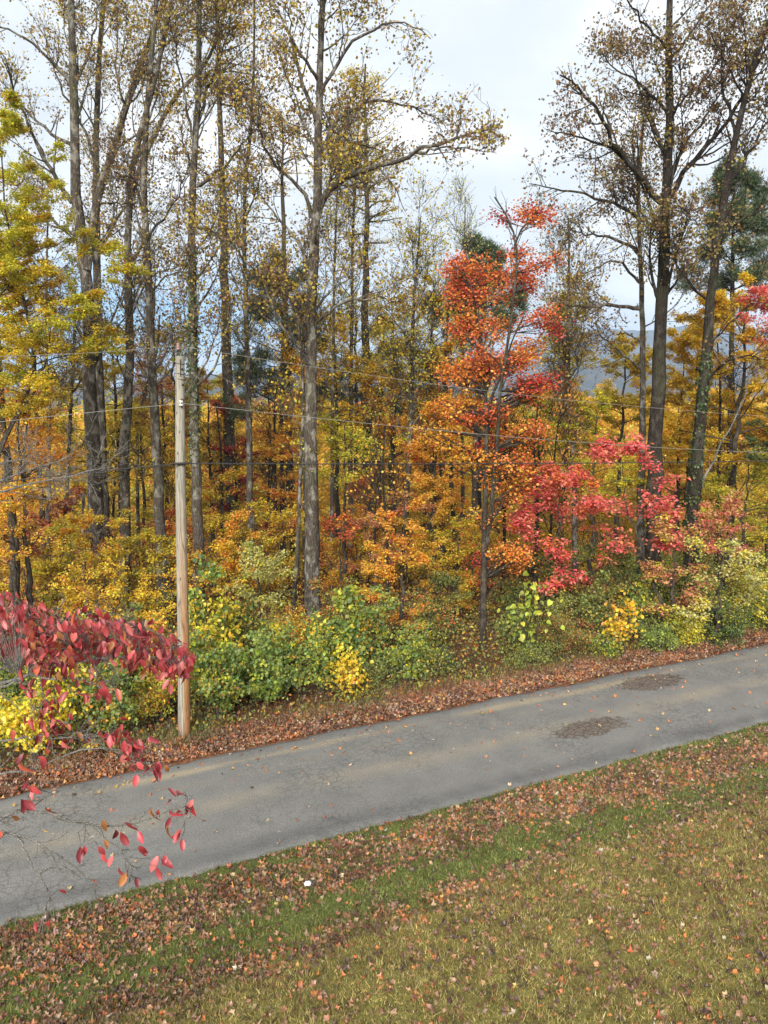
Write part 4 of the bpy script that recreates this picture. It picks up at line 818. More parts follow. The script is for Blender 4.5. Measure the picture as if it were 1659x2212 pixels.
# thicket filling the far verge; members of a kind look alike
fills = [('green', 'ygreen', 'nameless green bush in the thicket along the far verge'), ('olive', 'green', 'nameless dull olive bush in the thicket along the far verge'), ('ygreen', 'yellow', 'nameless yellow-green bush in the thicket along the far verge'), ('ogold', 'ygreen', 'nameless orange-gold bush in the thicket along the far verge')]
for k in range(46):
    x = -60+1780*((k*.618+U(0, .03)) % 1); T_ = 18.3+U(0, 3.2); d = ray(x, 1400); D = T_/(RC-RS*d[0]/d[1]); P0 = at(x, 1400, D); g = float(ground(P0[0], D)); H = U(.55, 1.75)*(1+.25*(T_-18.3)); hi = proj(np.array([P0[0], D, g+H]))[1]; lo = proj(np.array([P0[0], D, g]))[1]
    
    if abs(x-1043) < 60 and T_ < 20.6 or abs(x-676) < 45 and T_ < 20: continue
    w = rng.choice(4, p=[.34, .26, .22, .18] if x < 900 else [.30, .56, .08, .06]); pa, pb, lb = fills[w]; lb = lb.replace('nameless ', '')
    shrub('shrub', lb, x, hi, lo, U(38, 66), D, pa, U(.8, 1.3), U(.09, .13), ['rhomb', 'heart', 'tulip'][k % 3], stems=7, group=lb.replace(' bush ', ' bushes '), pal2=pb)
sap = [('goldg', 'olive-gold sapling low among the trunks'), ('ogold', 'orange-gold sapling low among the trunks'), ('russet', 'russet sapling low among the trunks'), ('gold', 'golden sapling low among the trunks'), ('dred', 'dark red sapling low among the trunks')]
for k in range(72):
    x = -80+1820*((k*.618+U(0, .03)) % 1); T_ = U(27, 46) if k < 58 else U(19.5, 24.); d = ray(x, 1300); D = T_/(RC-RS*d[0]/d[1]); P0 = at(x, 1300, D); g = float(ground(P0[0], D)); H = U(2.6, 5.0) if k < 58 else U(1.3, 2.6); hi = proj(np.array([P0[0], D, g+H]))[1]; lo = proj(np.array([P0[0], D, g+.4]))[1]
    w = rng.choice(5, p=[.30, .24, .10, .30, .06] if x < 900 else [.45, .12, .08, .31, .04]); pa, lb = sap[w] if k < 58 else (('olive', 'dull olive sapling in the thicket near the road') if k % 3 else ('green', 'fresh green sapling in the thicket near the road'))
    maple('sapling', lb, x, hi, lo, U(42, 75), D, pa, 1.15, group=lb.replace(' sapling ', ' saplings '), pal2=['ygreen', 'orange', 'olive'][k % 3], tr=.035, cat='sapling')

# undergrowth: low ground cover nobody could count
def undergrowth():
    mb = MB(); n = 190000; s = U(-20, 48, n); t = 17.6+U(0, 1, n)**1.5*34; k = U(0, 1, n) < (.62+.45*vnoise(s, t, 1.3, 3)); s, t = s[k], t[k]
    X, Y = xy(s, t); g = ground(X, Y); h = np.minimum((.18+.6*ss(17.6, 19, t)+.35*ss(24, 34, t))*(1+.6*vnoise(X, Y, .8, 9)), 1.7); m = len(X); p = np.stack([X, Y, g+U(.02, 1, m)*h], -1)
    nn = nrm(rnd(m)*.6+Z*.5); far = ss(20, 30, t)[:, None]; c = np.where(U(0, 1, (m, 1)) < .6*(1-.5*far), colours('olive', p, .9), np.where(U(0, 1, (m, 1)) < .5*(1-far), colours('green', p), np.where(U(0, 1, (m, 1)) < .5, colours('russet', p), colours('ogold', p))))
    scatter(mb, TPL['rhomb'], p, rnd(m), nn, (.10+.003*np.maximum(t-20, 0))*U(.6, 1.3, m), c)
    q = U(0, 1, m) < .12; a = p[q].copy(); a[:, 2] = g[q]; b = a+np.stack([U(-.2, .2, q.sum()), U(-.2, .2, q.sum()), U(.3, .9, q.sum())], -1)
    tubes(mb, np.stack([a, (a+b)/2+rng.normal(size=a.shape)*.03, b], 1), np.tile([.006, .005, .003], (len(a), 1)), 3, (.10, .08, .05))
    tag(mb.build('undergrowth', M_LEAF), 'low green and russet ground cover along the edge of the woods', 'undergrowth', None, 'stuff')
undergrowth()
def blades(mb, X, Y, h, w, col, lean=.4):
    n = len(X); g = ground(X, Y)-.01; a = U(0, 2*np.pi, n); d = np.stack([np.cos(a), np.sin(a), 0*a], -1)*w[:, None]; b = np.stack([X, Y, g], -1)
    tip = b+np.stack([rng.normal(size=n)*lean*h, rng.normal(size=n)*lean*h, h], -1)
    v = np.stack([b-d, b+d, tip], 1).reshape(-1, 3); mb.add(v, np.arange(3*n).reshape(-1, 3), col, False)
def dry_grass():
    mb = MB(); n = 34000; s = U(-12, 34, n); t = 17.05+np.abs(rng.normal(size=n))*.55; k = U(0, 1, n) < .25+.75*(vnoise(s, t, 1.7, 5) > -.1)*ss(-6, 4, s); s, t = s[k], t[k]; X, Y = xy(s, t); n = len(X)
    c = np.array([(.30, .16, .08), (.26, .11, .06), (.24, .22, .08), (.14, .17, .05)])[np.clip((vnoise(X, Y, 1.4, 2)*2+2+rng.normal(size=n)*.8).astype(int), 0, 3)]*U(.6, 1.3, (n, 1))
    blades(mb, X, Y, U(.08, .38, n)*np.clip((t-16.9)*1.6, .2, 1), U(.004, .010, n), c, .35)
    tag(mb.build('dry_grass', M_GRASS), 'reddish dry grass fringing the far side of the road', 'grass', None, 'stuff')
dry_grass()

# ------------------------------------------------------------------ lawn grass
def visible(X, Y, z, mx=130, top=1200, bot=2330):
    x, y = proj(np.stack([X, Y, z], -1)); return (x > -mx) & (x < 1659+mx) & (y < bot) & (y > top)
def lawn():
    mb = MB(); n = 760000; s = U(-6, 22, n); t = U(4.5, 12.3, n); X, Y = xy(s, t); k = visible(X, Y, ground(X, Y)); X, Y, s, t = X[k], Y[k], s[k], t[k]; n = len(X)
    foot = 9.85+.12*vnoise(s, 0, 2.2, 1); wgt = np.clip((t-foot+.35*vnoise(X, Y, .7, 3)+.35*ss(5, 12, s)*(1.5-(11-t)))*1.2+.35, 0, 1)[:, None]
    dry = np.array([(.36, .275, .085), (.29, .235, .06), (.43, .34, .12), (.20, .19, .045), (.25, .165, .07)])[rng.integers(0, 5, n)]; grn = np.array([(.14, .17, .035), (.10, .13, .028), (.19, .22, .05), (.23, .22, .06)])[rng.integers(0, 4, n)]
    mixk = U(0, 1, (n, 1)) < np.clip(wgt+.14*vnoise(X, Y, 1.1, 8)[:, None]+.12, .10, .95)
    c = np.where(mixk, grn, dry)*U(.5, 1.45, (n, 1))*(1+.25*vnoise(X, Y, .5, 7)[:, None]+.2*vnoise(X, Y, .13, 2)[:, None]); k = U(0, 1, n) < .82+.25*vnoise(X, Y, .4, 12); X, Y, c, t = X[k], Y[k], c[k], t[k]; n = len(X)
    blades(mb, X, Y, U(.02, .075, n)*(1+.5*vnoise(X, Y, .25, 3))*np.where(t > 11.9, .8, 1), U(.004, .009, n), c*1.12, .6)
    tag(mb.build('grass', M_GRASS), 'short green and straw-coloured lawn grass', 'grass', None, 'stuff')
lawn()

# ------------------------------------------------------------------ fallen leaves
def litter():
    mb = MB()
    def put(X, Y, size, dz=.0, bright=.2, z=None, tilt=.35):
        n = len(X); g = ground(X, Y) if z is None else z; p = np.stack([X, Y, g+.012+dz*U(0, 1, n)], -1); nn = nrm(rnd(n)*tilt*U(.3, 1.6, (n, 1))+Z)
        A = rnd(n); c = np.where((U(0, 1, n) < bright)[:, None], colours('litterb', p, .5), colours('litter', p, .7)); var = rng.integers(0, len(LOBED), n)
        for v in range(len(LOBED)):
            q = var == v; sz = size*np.where(U(0, 1, q.sum()) < .3, U(.3, .6, q.sum()), U(.65, 1.3, q.sum())); scatter(mb, LOBED[v], p[q], A[q], nn[q], sz, c[q])
    n = 150000; s = U(-7, 23, n); t = U(4.5, 12.25, n); X, Y = xy(s, t); k = visible(X, Y, ground(X, Y), 200); X, Y, s, t = X[k], Y[k], s[k], t[k]; n = len(X)
    foot = 9.95+.12*vnoise(s, 0, 2.2, 1); left = ss(5, -1, s)
    w1 = 11.5+.18*vnoise(s, 0, 2.5, 3)
    dens = 2.3*np.exp(-((t-w1)/(.38+.1*vnoise(s, 1, 1.1, 2)))**2)+.8*np.exp(-((t-foot)/.22)**2)*ss(9.5, 6, s)+.10*(1-.6*np.exp(-((t-10.65)/.3)**2))+left*.26*(t > foot-.9)*(t < 11.9)+.055*(t < foot)
    dens = dens+.16*np.exp(-((t-10.)/.9)**2)*ss(8, 12, s)
    dens = dens*(1+.75*vnoise(X, Y, .55, 4)+.4*vnoise(X, Y, .2, 9)); dens = dens*ss(12.35, 12.0, t)+.02+.10*(t > 11.8)
    pk = U(0, 1, n) < dens*.74; put(X[pk], Y[pk], .094, .03, .12, tilt=.6)
    n = 52000; s = U(-12, 40, n); t = 16.44+np.abs(U(0, 1, n))*1.35; X, Y = xy(s, t); k = visible(X, Y, ground(X, Y), 250); X, Y, t = X[k], Y[k], t[k]
    k = U(0, 1, len(X)) < .9*ss(16.42, 16.62, t)*(1-.55*ss(17.4, 17.9, t))*(1+.3*vnoise(X, Y, .6, 2)); put(X[k], Y[k], .095, .05, .16, tilt=.45)
    # woodland floor
    n = 30000; s = U(-14, 40, n); t = U(17.6, 34, n); X, Y = xy(s, t); put(X, Y, .12, .03, .3)
    tag(mb.build('fallen_leaves', M_DRY), 'brown and orange fallen leaves lying over lawn and verges', 'fallen leaves', None, 'stuff')
    # loose leaves on the asphalt
    mb2 = mb = MB(); n = 420; s = U(-6, 26, n); t = np.where(U(0, 1, n) < .55, 16.45-np.abs(rng.normal(size=n))*.7, U(12.2, 16.5, n)); X, Y = xy(s, t)
    p = np.stack([X, Y, np.full(n, .045)], -1); c = np.where((U(0, 1, n) < .75)[:, None], colours('litterb', p, .5), colours('litter', p, .5))
    var = rng.integers(0, len(LOBED), n); A = rnd(n); nn = nrm(rnd(n)*.2+Z); sz = .095*U(.5, 1.3, n)
    for v in range(len(LOBED)):
        q = var == v; scatter(mb, LOBED[v], p[q], A[q], nn[q], sz[q], c[q])
    tag(mb.build('loose_leaves', M_DRY), 'scattered yellow and orange leaves lying on the asphalt', 'fallen leaves', None, 'stuff')
litter()
def paper():
    p = at(665, 1911, 11.6); X, Y = p[0], p[1]
    # meet the ground along the ray
    d = ray(665, 1911)
    for k in np.linspace(9, 18, 900):
        q = d*k+[0, 0, CH]
        if q[2] <= ground(q[0], q[1])+.03: break
    mb = MB(); a = np.arange(12)*2*np.pi/12; v = [[0, 0, .035]]
    for r, z in ((.035, .05), (.065, .02)):
        v += [[r*math.cos(b)*U(.75, 1.2), r*math.sin(b)*U(.75, 1.2), z+U(-.012, .012)] for b in a]
    f3 = np.array([[0, 1+i, 1+(i+1) % 12] for i in range(12)]); f4 = np.array([[1+i, 13+i, 13+(i+1) % 12, 1+(i+1) % 12] for i in range(12)])
    mb.add(np.array(v), f3, smooth=False); mb.v[-1] = mb.v[-1]; f = f4; mb.f.append(f); mb.c.append(np.ones((12, 4))); mb.sm.append(np.full(12, False))
    o = mb.build('crumpled_paper', M_PAPER); o.location = q-np.array([0, 0, .0]); tag(o, 'small crumpled white scrap lying among the brown leaves on the lawn', 'litter')
paper()

# ------------------------------------------------------------------ utility pole and wires
def pole():
    b = on_plane_t(397, 1594, 17.65); bx, by = b[0], b[1]; g = float(ground(bx, by)); base = np.array([bx, by, g])
    top = on_plane_t(388, 770, 17.65); H = top[2]-g
    t = thing('utility_pole', base, 'weathered grey wooden utility pole with a tawny streak down its right side', 'utility pole')
    q = np.linspace(0, 1, 40); P = np.stack([bx+(top[0]-bx)*q, by+(top[1]-by)*q, g-.3+(H+.3)*q], -1); P[:, 0] += .012*np.sin(q*7)
    R = np.interp(q, [0, .05, 1], [.155, .148, .098]); mb = MB(); tubes(mb, P, R, 24)
    n = 24; ringv = P[-1]+np.stack([R[-1]*np.cos(np.arange(n)*2*np.pi/n), R[-1]*np.sin(np.arange(n)*2*np.pi/n), .0*np.arange(n)], -1)
    mb.add(np.vstack([P[-1]+[0, 0, .02], ringv]), np.array([[0, 1+i, 1+(i+1) % n] for i in range(n)]), smooth=False)
    mb.build('pole_shaft', M_POLE, t, base)
    fr = np.array([RS, -RC, 0.])*1.0    # toward the road
    def lathe(mb, c, prof, ax=Z, n=12):
        ax = nrm(np.asarray(ax, float)); u = nrm(np.cross(ax, [0.3, 1, .2])); w = np.cross(ax, u); a = np.arange(n)*2*np.pi/n
        v = np.array([c+ax*z+r*(math.cos(b_)*u+math.sin(b_)*w) for r, z in prof for b_ in a]); k = len(prof)
        f = np.array([[i*n+j, i*n+(j+1) % n, (i+1)*n+(j+1) % n, (i+1)*n+j] for i in range(k-1) for j in range(n)]); mb.add(v, f)
    T_ = P[-1]
    m = MB(); tubes(m, np.array([T_+fr*.10+[-.02, 0, -.45], T_+fr*.11+[-.02, 0, -.1], T_+fr*.06+[-.03, 0, .02], T_+[-.03, 0, .12]]), [.014]*4, 6); lathe(m, T_+[-.03, 0, .10], [(.0, 0), (.022, 0), (.022, .05), (0, .05)]); m.build('pin_bracket', M_STEEL, t, base)
    m = MB(); lathe(m, T_+[-.03, 0, .14], [(0, 0), (.05, 0), (.055, .03), (.035, .045), (.045, .06), (.05, .08), (.03, .10), (.042, .12), (.03, .15), (0, .155)]); m.build('insulator', M_PORC, t, base)
    z2 = on_plane_t(383, 871, 17.65)[2]; c2 = np.array([bx+(top[0]-bx)*(z2-g)/H, by+(top[1]-by)*(z2-g)/H, z2])+fr*.12
    m = MB(); lathe(m, c2-[0, 0, .06], [(0, 0), (.045, 0), (.05, .03), (.03, .05), (.03, .07), (.05, .09), (.045, .12), (0, .12)]); m.build('spool_insulator', M_PORCW, t, base)
    m = MB(); tubes(m, np.array([c2-fr*.02+[0, 0, .1], c2+fr*.03+[0, 0, .09], c2+fr*.03-[0, 0, .09], c2-fr*.02-[0, 0, .1]]), [.01]*4, 5); m.build('clevis', M_STEEL, t, base)
    for zz, nm in ((-.28, 'bolt'), (-.62, 'bolt'), (-.95, 'bolt')):
        m = MB(); lathe(m, T_+[.02, 0, zz]+fr*.095, [(0, .03), (.018, .03), (.018, 0), (.03, 0), (.03, -.012), (0, -.012)], fr, 6); m.build(nm, M_STEEL, t, base)
    for zz in (-.16, -.38, -.5):
        m = MB(); a = np.linspace(0, 2*np.pi, 25); c = T_+[0, 0, zz]; r = .1065+.003*abs(zz); tubes(m, c+np.stack([r*np.cos(a), r*np.sin(a), .012*np.sin(a*2)], -1), np.full(25, .007), 5); m.build('wire_band', M_STEEL, t, base)
    z3 = on_plane_t(390, 1000, 17.65)[2]; c3 = np.array([bx+(top[0]-bx)*(z3-g)/H, by+(top[1]-by)*(z3-g)/H, z3]); al = np.array([RC, RS, 0])
    m = MB(); a = np.linspace(0, 2*np.pi, 25); tubes(m, c3+np.stack([.128*np.cos(a), .128*np.sin(a), 0*a], -1), np.full(25, .016), 6); tubes(m, np.array([c3+fr*.14-al*.25, c3+fr*.15, c3+fr*.14+al*.22]), [.022, .028, .022], 8); m.build('cable_clamp', M_STEEL, t, base)
    # small twist of torn vine round the clamp
    ends = [T_+[-.03, 0, .23], c2+fr*.05, c3+fr*.15]
    return ends
ends = pole()
def wire(pts, hub, r, m, label):
    p = np.array(pts, float); W = on_plane_t(p[:, 0], p[:, 1], 17.65)+np.array([0, 0, 0.]); off = hub-on_plane_t(np.array(388.), np.array({0: 760}.get(0)), 17.65); fr = np.array([RS, -RC, 0.])
    W = W+fr*.1; i = np.argmin(np.linalg.norm(W-hub, axis=1)); W[i] = hub
    def run(A): 
        d = np.r_[0, np.cumsum(np.linalg.norm(np.diff(A, axis=0), axis=1))]; u = np.linspace(0, d[-1], 60); o = np.stack([np.interp(u, d, A[:, k]) for k in range(3)], -1)
        for _ in range(40): o[1:-1] = (o[:-2]+o[2:]+2*o[1:-1])/4
        return o
    a = run(W[:i+1]); b = run(W[i:]); mb = MB(); q = np.vstack([a, b[1:]]); tubes(mb, q, np.full(len(q), r), 6)
    base = q[0]; o = mb.build('overhead_wire', m, None, base); tag(o, label, 'wire', 'overhead wires along the road')
wire([(-900, 830), (-300, 785), (0, 770), (205, 764), (385, 757), (829, 827), (1050, 850), (1380, 882), (1659, 903), (2200, 925), (2800, 930)], ends[0], .0048, M_WIREL, 'topmost thin pale wire, tied to the pole-top insulator')
wire([(-900, 1040), (-300, 948), (0, 910), (384, 871), (829, 924), (1070, 945), (1380, 967), (1659, 982), (2200, 985), (2800, 980)], ends[1], .0058, M_WIREL, 'middle pale wire, tied to the white spool below the pole top')
wire([(-900, 1190), (-300, 1085), (0, 1039), (280, 1010), (390, 1000), (560, 1003), (829, 1004), (1659, 997), (2200, 975), (2800, 950)], ends[2], .0135, M_CABLE, 'lowest thick black cable clamped to the utility pole')

# ------------------------------------------------------------------ crimson dogwood reaching in from the left
def dogwood():
    tx, ty = -4.0, 4.9; g = float(ground(tx, ty)); base = np.array([tx, ty, g]); mb = MB(); cb = MB()
    def seg(pts, w0, w1, K=22, wob=.012):
        p = np.array(pts, float); P = resample(at(p[:, 0], p[:, 1], p[:, 2]), K)
        P[2:-1] += rng.normal(size=(K-3, 3))*wob; R = np.linspace(w0, w1, K); return P, R
    B = [seg([(-560, 1690, 4.9), (-260, 1560, 4.9), (0, 1477, 4.8), (35, 1467, 4.75), (87, 1449, 4.7), (139, 1435, 4.6), (191, 1425, 4.6), (243, 1418, 4.7), (312, 1408, 4.7), (365, 1418, 4.7)], .020, .004),
         seg([(-560, 1700, 4.9), (-200, 1560, 4.6), (0, 1490, 4.5), (42, 1470, 4.45), (90, 1452, 4.5), (150, 1462, 4.6), (205, 1485, 4.7), (240, 1500, 4.7)], .017, .004),
         seg([(-560, 1710, 4.9), (-200, 1560, 5.3), (0, 1440, 5.3), (80, 1405, 5.3), (180, 1395, 5.2), (300, 1400, 5.1), (385, 1430, 5.)], .016, .003),
         seg([(-560, 1640, 4.9), (-200, 1460, 5.2), (0, 1380, 5.2), (120, 1370, 5.2), (240, 1378, 5.1), (340, 1395, 5.0)], .016, .003),
         seg([(-560, 1800, 4.9), (-250, 1740, 4.8), (0, 1678, 4.7), (20, 1665, 4.7), (52, 1671, 4.65), (104, 1651, 4.6), (146, 1637, 4.6), (184, 1623, 4.5), (235, 1600, 4.5), (270, 1615, 4.5), (300, 1655, 4.5)], .015, .003),
         seg([(-560, 1850, 4.9), (-200, 1790, 4.6), (0, 1762, 4.5), (62, 1743, 4.4), (104, 1751, 4.4), (149, 1772, 4.4), (194, 1776, 4.35), (229, 1788, 4.3), (299, 1790, 4.3), (330, 1762, 4.3), (382, 1742, 4.3), (415, 1740, 4.3)], .022, .0028, 30, .008),
         seg([(-560, 1880, 4.9), (-200, 1800, 4.6), (0, 1793, 4.4), (31, 1803, 4.4), (87, 1817, 4.3), (118, 1842, 4.3), (163, 1869, 4.25), (174, 1897, 4.25), (215, 1920, 4.25)], .022, .0028, 30, .008),
         seg([(31, 1803, 4.4), (52, 1824, 4.35), (66, 1869, 4.3), (90, 1901, 4.25), (108, 1932, 4.2), (100, 1975, 4.2)], .008, .002, 16, .006),
         seg([(194, 1776, 4.35), (215, 1800, 4.3), (250, 1830, 4.3), (272, 1850, 4.3), (285, 1890, 4.3), (265, 1925, 4.3)], .004, .0012, 14, .006),
         seg([(0, 1600, 4.7), (30, 1600, 4.65), (80, 1590, 4.6), (140, 1600, 4.6), (200, 1585, 4.6)], .007, .002, 14, .01),
         # upper bare limbs
         seg([(-560, 1330, 5.2), (-150, 1090, 5.8), (0, 1040, 5.8), (60, 1020, 5.8), (110, 990, 5.8), (150, 985, 5.8)], .02, .004),
         seg([(-560, 1340, 5.2), (-150, 1120, 5.6), (0, 1058, 5.6), (80, 1043, 5.6), (110, 1025, 5.6), (170, 1028, 5.6), (230, 1010, 5.6)], .02, .003),
         seg([(-560, 1320, 5.2), (-150, 1060, 6.0), (0, 1000, 6.), (50, 980, 6.), (90, 1000, 6.), (140, 1035, 6.)], .018, .003)]
    tp = np.array([[tx, ty, g-.1], [tx+.05, ty, g+1.2], [tx-.05, ty+.05, g+2.4], [tx+.1, ty, g+3.3], [tx+.1, ty+.1, g+4.6]]); TP = resample(tp, 20); TR = np.linspace(.11, .045, 20); tubes(mb, TP, TR, 10, rough=.04)
    for i, (P, R) in enumerate(B):
        if i not in (7, 8, 9):
            j = np.argmin(np.abs(TP[:, 2]-(P[0, 2]-.35))); P = np.vstack([resample(np.array([TP[j], (TP[j]+P[0])/2+[0, 0, -.05], P[0]]), 6)[:-1], P]); R = np.r_[np.linspace(R[0]*1.5, R[0], 6)[:-1], R]; B[i] = (P, R)
        tubes(mb, P, R, 7)
    def kids(i, n, Labs, t=(.45, 1), up=.05, ang=(25, 65), K=7):
        P, R = B[i]; a, b = grow(P[None], R[None], n, t, ang=ang, up=up, rk=.6, K=K, rmin=.0022, Labs=Labs, wig=.16, taper=.4); tubes(mb, a, b, 4)
        c, d = grow(a, b, 3.5, (.25, 1), (.35, .6), (25, 60), .05, .6, 5, .18, .0014); tubes(mb, c, d, 3); return np.concatenate([a[:, ::2], c[:, [0, 1, 3, 4]]])
    tw = [kids(0, 26, (.15, .45)), kids(1, 16, (.12, .35)), kids(2, 26, (.15, .5)), kids(3, 24, (.15, .5)), kids(4, 26, (.12, .38)), kids(5, 30, (.08, .34), up=-.05), kids(6, 30, (.08, .34), up=-.03), kids(7, 14, (.05, .24), up=-.08), kids(8, 12, (.04, .2), up=-.05), kids(9, 16, (.1, .35))]
    for i in (10, 11, 12):
        a = kids(i, 20, (.2, .6), t=(.4, 1), up=.06); e = a.reshape(-1, a.shape[1], 3); b, c = grow(e, np.full(e.shape[:2], .003), 2., (.2, 1), Labs=(.08, .25), K=4, rk=.6, wig=.2, rmin=.0016); tubes(mb, b, c, 3)
    # leaves: positions in the photograph, each hung on a twig from the nearest shoot
    X, Y, D = [], [], []
    topx = [-200, 0, 60, 120, 240, 330, 380, 415]; topy = [1280, 1305, 1322, 1350, 1356, 1378, 1400, 1430]; boty = [1490, 1430, 1445, 1440, 1428, 1470, 1482, 1480]
    n = 1350; x = 415-(U(0, 1, n)**.82)*540; a = U(0, 1, n); y = np.interp(x, topx, topy)*(1-a)+np.interp(x, topx, boty)*a-22; X += list(x); Y += list(y); Y[-n:] = list(np.array(Y[-n:])+rng.normal(size=n)*13); D += list(U(4.3, 5.7, n))
    def cl(cx, cy, rx, ry, n, d=4.6):
        r = rng.normal(size=(n, 2))*.5; X.extend(cx+rx*r[:, 0]); Y.extend(cy+ry*r[:, 1]); D.extend(d+U(-.15, .15, n))
    cl(112, 1440, 34, 22, 20); cl(60, 1480, 22, 18, 8); cl(215, 1490, 50, 24, 18); cl(118, 1530, 26, 50, 20); cl(75, 1550, 24, 36, 10); cl(90, 1570, 55, 30, 14); cl(130, 1590, 30, 20, 8)
    cl(245, 1582, 42, 22, 24, 4.5); cl(285, 1608, 40, 26, 24, 4.5); cl(285, 1640, 26, 26, 10, 4.5); cl(330, 1650, 22, 12, 7, 4.5); cl(160, 1435, 30, 14, 8)
    ind = [(655, 1470), (775, 1490), (860, 1540), (1050, 1510), (1130, 1590), (1110, 1560), (1050, 1345), (1095, 1295), (1045, 1275), (1140, 1305), (1200, 1345), (1155, 1385), (1050, 1410), (1110, 1410), (1060, 1455), (500, 1640), (525, 1635), (610, 1640), (640, 1670), (705, 1690), (880, 1640), (862, 1635), (740, 1770), (785, 1800), (840, 1830), (975, 1765), (1000, 1715), (590, 1845), (950, 1160), (850, 1190),
           (65, 1440), (10, 1545), (150, 1350), (145, 1400), (130, 1345), (280, 1390), (750, 1550), (720, 1535), (650, 1595), (940, 1400), (990, 1410), (365, 1910), (985, 1695), (1030, 1690), (205, 1260), (180, 1255), (145, 1220), (125, 1110), (145, 1060), (240, 1080), (1180, 1360), (220, 1260), (1130, 1530)]
    for a, b in ind: X.append(a*.3472); Y.append(b*.3472+1259); D.append(4.3+U(-.06, .06))
    low = [(225, 2112), (303, 2108)]
    for a, b in low: X.append(a*.3472); Y.append(b*.3472+1256); D.append(4.1)
    X, Y, D = map(np.array, (X, Y, D)); tip = at(X, Y, D); n = len(tip)
    pool = np.concatenate([P[6:] for P, R in B[:10]]+[t_.reshape(-1, 3) for t_ in tw])
    Pt = []
    for q in tip:
        d = pool-q; c = np.linalg.norm(d, axis=1); j = c.argmin(); s0 = pool[j]; m_ = (s0+q)/2+rng.normal(size=3)*.08*c[j]; Pt.append(resample(np.array([s0, m_, q]), 4))
    Pt = np.array(Pt); tubes(mb, Pt, np.tile(np.linspace(.0024, .0013, 4), (n, 1)), 3)
    ax = nrm(rnd(n)*.55-Z*1.0+np.array([.1, 0, 0])); nn = nrm(rnd(n)*1.0+np.array([0, -.7, .25])); size = U(.045, .088, n)*1.0
    isind = np.arange(n) >= n-len(ind)-len(low); size[isind] = U(.06, .10, isind.sum())
    pal = np.array([(.36, .035, .045), (.45, .06, .065), (.21, .02, .03), (.52, .13, .12), (.44, .09, .05), (.38, .15, .05)]); k = rng.choice(6, n, p=[.25, .25, .14, .17, .11, .08]); c = np.clip(pal[k]*U(.7, 1.3, (n, 1)), .01, .8)
    var = rng.integers(0, len(OVATE), n)
    for v in range(len(OVATE)):
        q = var == v; scatter(cb, OVATE[v], tip[q]-ax[q]*.0, ax[q], nn[q], size[q], c[q], True)
    # tiny red berries on the upper bough
    t = thing('dogwood_tree', base, 'crimson-leaved dogwood with pale grey twigs reaching in from the left', 'tree')
    mb.build('trunk', M_DOGB, t, base); bb = cb; nb = 34; bp = tip[rng.integers(0, 1350, nb)]+[0, 0, .02]; oc = np.array([[1, 0, 0], [-1, 0, 0], [0, 1, 0], [0, -1, 0], [0, 0, 1], [0, 0, -1]])*.5
    scatter(bb, (oc, np.array([[0, 2, 4], [2, 1, 4], [1, 3, 4], [3, 0, 4], [2, 0, 5], [1, 2, 5], [3, 1, 5], [0, 3, 5]])), bp, rnd(nb), rnd(nb), .012, np.tile((.55, .02, .02), (nb, 1)), True); cb.build('crown', M_DOG, t, base)
M_DOGB = bark('dogwood_bark', (.26, .24, .22), (.50, .47, .43), (.5, .48, .45), .3, 3.)
dogwood()

# ------------------------------------------------------------------ air, light, camera
HAZE = True
if HAZE:
    m, nt = mat('haze'); pv = N(nt, 'ShaderNodeVolumePrincipled'); pv.inputs['Density'].default_value = .0003; pv.inputs['Color'].default_value = (.55, .74, 1, 1)
    o = N(nt, 'ShaderNodeOutputMaterial'); L(nt, pv.outputs[0], o.inputs['Volume'])
    mb = MB(); x0, x1, y0, y1, z0, z1 = -4200, 4200, -320, 4300, -30, 260
    v = np.array([(a, b, c) for a in (x0, x1) for b in (y0, y1) for c in (z0, z1)]); mb.add(v, [[0, 1, 3, 2], [4, 6, 7, 5], [0, 4, 5, 1], [2, 3, 7, 6], [0, 2, 6, 4], [1, 5, 7, 3]], smooth=False)
    tag(mb.build('haze', m), 'pale blue air in front of the far ridges', 'haze', None, 'stuff')

SUN_EL, SUN_AZ = math.radians(31), math.radians(191)     # azimuth clockwise from +Y: behind the camera, to its left
sd = bpy.data.lights.new('sun', 'SUN'); sd.energy = 2.8; sd.angle = math.radians(26); sd.color = (1, .95, .87)
so = bpy.data.objects.new('sun', sd); COL.objects.link(so)
from mathutils import Vector
dirv = Vector((math.sin(SUN_AZ)*math.cos(SUN_EL), math.cos(SUN_AZ)*math.cos(SUN_EL), math.sin(SUN_EL)))
so.rotation_euler = dirv.to_track_quat('Z', 'Y').to_euler(); so.location = (0, -10, 40)

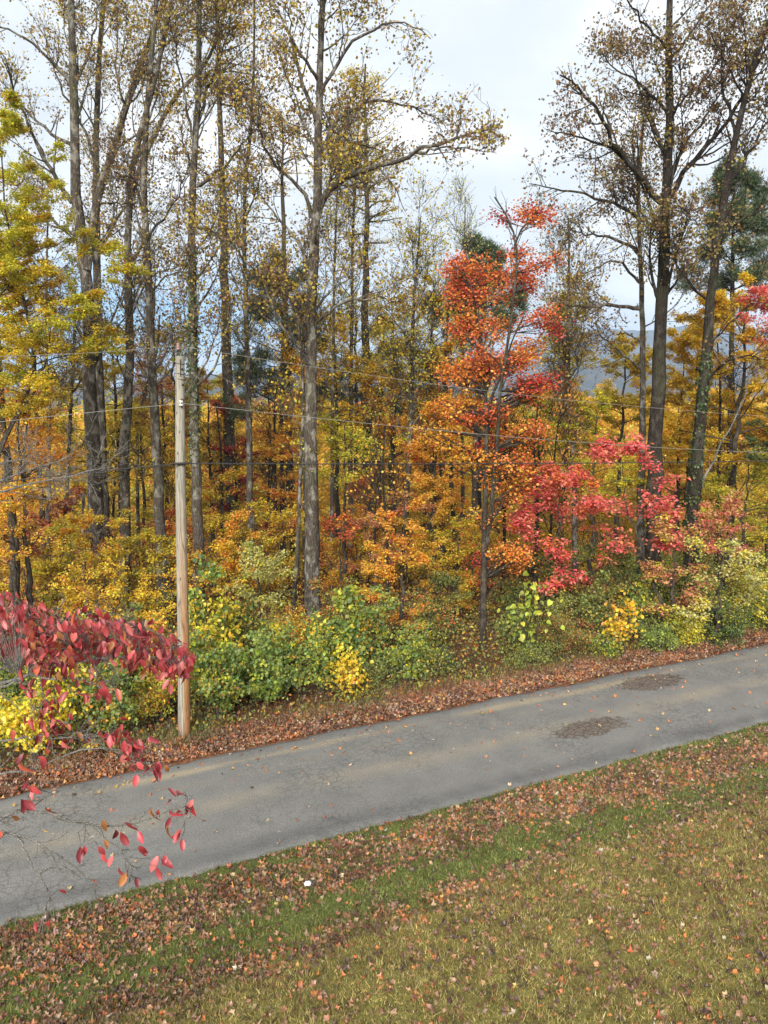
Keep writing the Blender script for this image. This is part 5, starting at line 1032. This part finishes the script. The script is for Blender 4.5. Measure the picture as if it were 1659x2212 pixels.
w = bpy.data.worlds.new('World'); scene.world = w; w.use_nodes = True; nt = w.node_tree; nt.nodes.clear()
sky = N(nt, 'ShaderNodeTexSky'); sky.sky_type = 'NISHITA'; sky.sun_disc = False; sky.sun_elevation = SUN_EL; sky.sun_rotation = SUN_AZ; sky.air_density = 1.; sky.dust_density = .6
tc = N(nt, 'ShaderNodeTexCoord'); sep = N(nt, 'ShaderNodeSeparateXYZ'); L(nt, tc.outputs['Generated'], sep.inputs[0])
mp = N(nt, 'ShaderNodeMapping'); mp.inputs['Scale'].default_value = (1, 1, 2.6); L(nt, tc.outputs['Generated'], mp.inputs['Vector'])
n1 = noise(nt, mp.outputs[0], 2.2, 7, .55, .6); n2 = noise(nt, mp.outputs[0], 5., 5, .5, .3)
b1 = N(nt, 'ShaderNodeBackground'); L(nt, mixc(nt, .85, sky.outputs[0], (1.0, 2.9, 5.0)), b1.inputs[0]); b1.inputs[1].default_value = .10
b2 = N(nt, 'ShaderNodeBackground'); b2.inputs[1].default_value = 1.
L(nt, ramp(nt, [(.34, (.315, .345, .37)), (.5, (.385, .408, .425)), (.64, (.49, .495, .50))], n1), b2.inputs[0])
# a blue break in the cloud low over the valley, to the left
low = ramp(nt, [(.0, (0, 0, 0)), (.02, (1, 1, 1)), (.095, (1, 1, 1)), (.19, (0, 0, 0))], sep.outputs[2], 'EASE')
lft = ramp(nt, [(.36, (1, 1, 1)), (.52, (0, 0, 0))], math_(nt, 'MULTIPLY_ADD', sep.outputs[0], .5, .5))
gap = math_(nt, 'MULTIPLY', math_(nt, 'MULTIPLY', low, lft), ramp(nt, [(.28, (0, 0, 0)), (.44, (1, 1, 1))], n2))
gap = math_(nt, 'MULTIPLY', gap, .9)
mx = N(nt, 'ShaderNodeMixShader'); L(nt, gap, mx.inputs[0]); L(nt, b2.outputs[0], mx.inputs[1]); L(nt, b1.outputs[0], mx.inputs[2])
wo = N(nt, 'ShaderNodeOutputWorld'); L(nt, mx.outputs[0], wo.inputs[0])

cd = bpy.data.cameras.new('camera'); cam = bpy.data.objects.new('camera', cd); COL.objects.link(cam)
cam.location = (0, 0, CH); cam.rotation_euler = (math.radians(90)-PIT, 0, 0)
cd.sensor_fit = 'VERTICAL'; cd.sensor_height = 24; cd.lens = 24*F_/2212; cd.clip_start = .1; cd.clip_end = 12000
scene.camera = cam
scene.view_settings.view_transform = 'Standard'; scene.view_settings.look = 'None'; scene.view_settings.exposure = 1.36; scene.view_settings.gamma = 1
scene.view_settings.use_curve_mapping = False
cy = scene.cycles; cy.max_bounces = 5; cy.diffuse_bounces = 4; cy.glossy_bounces = 1; cy.transmission_bounces = 3; cy.transparent_max_bounces = 4; cy.volume_bounces = 0
cy.use_adaptive_sampling = True; cy.adaptive_threshold = .02
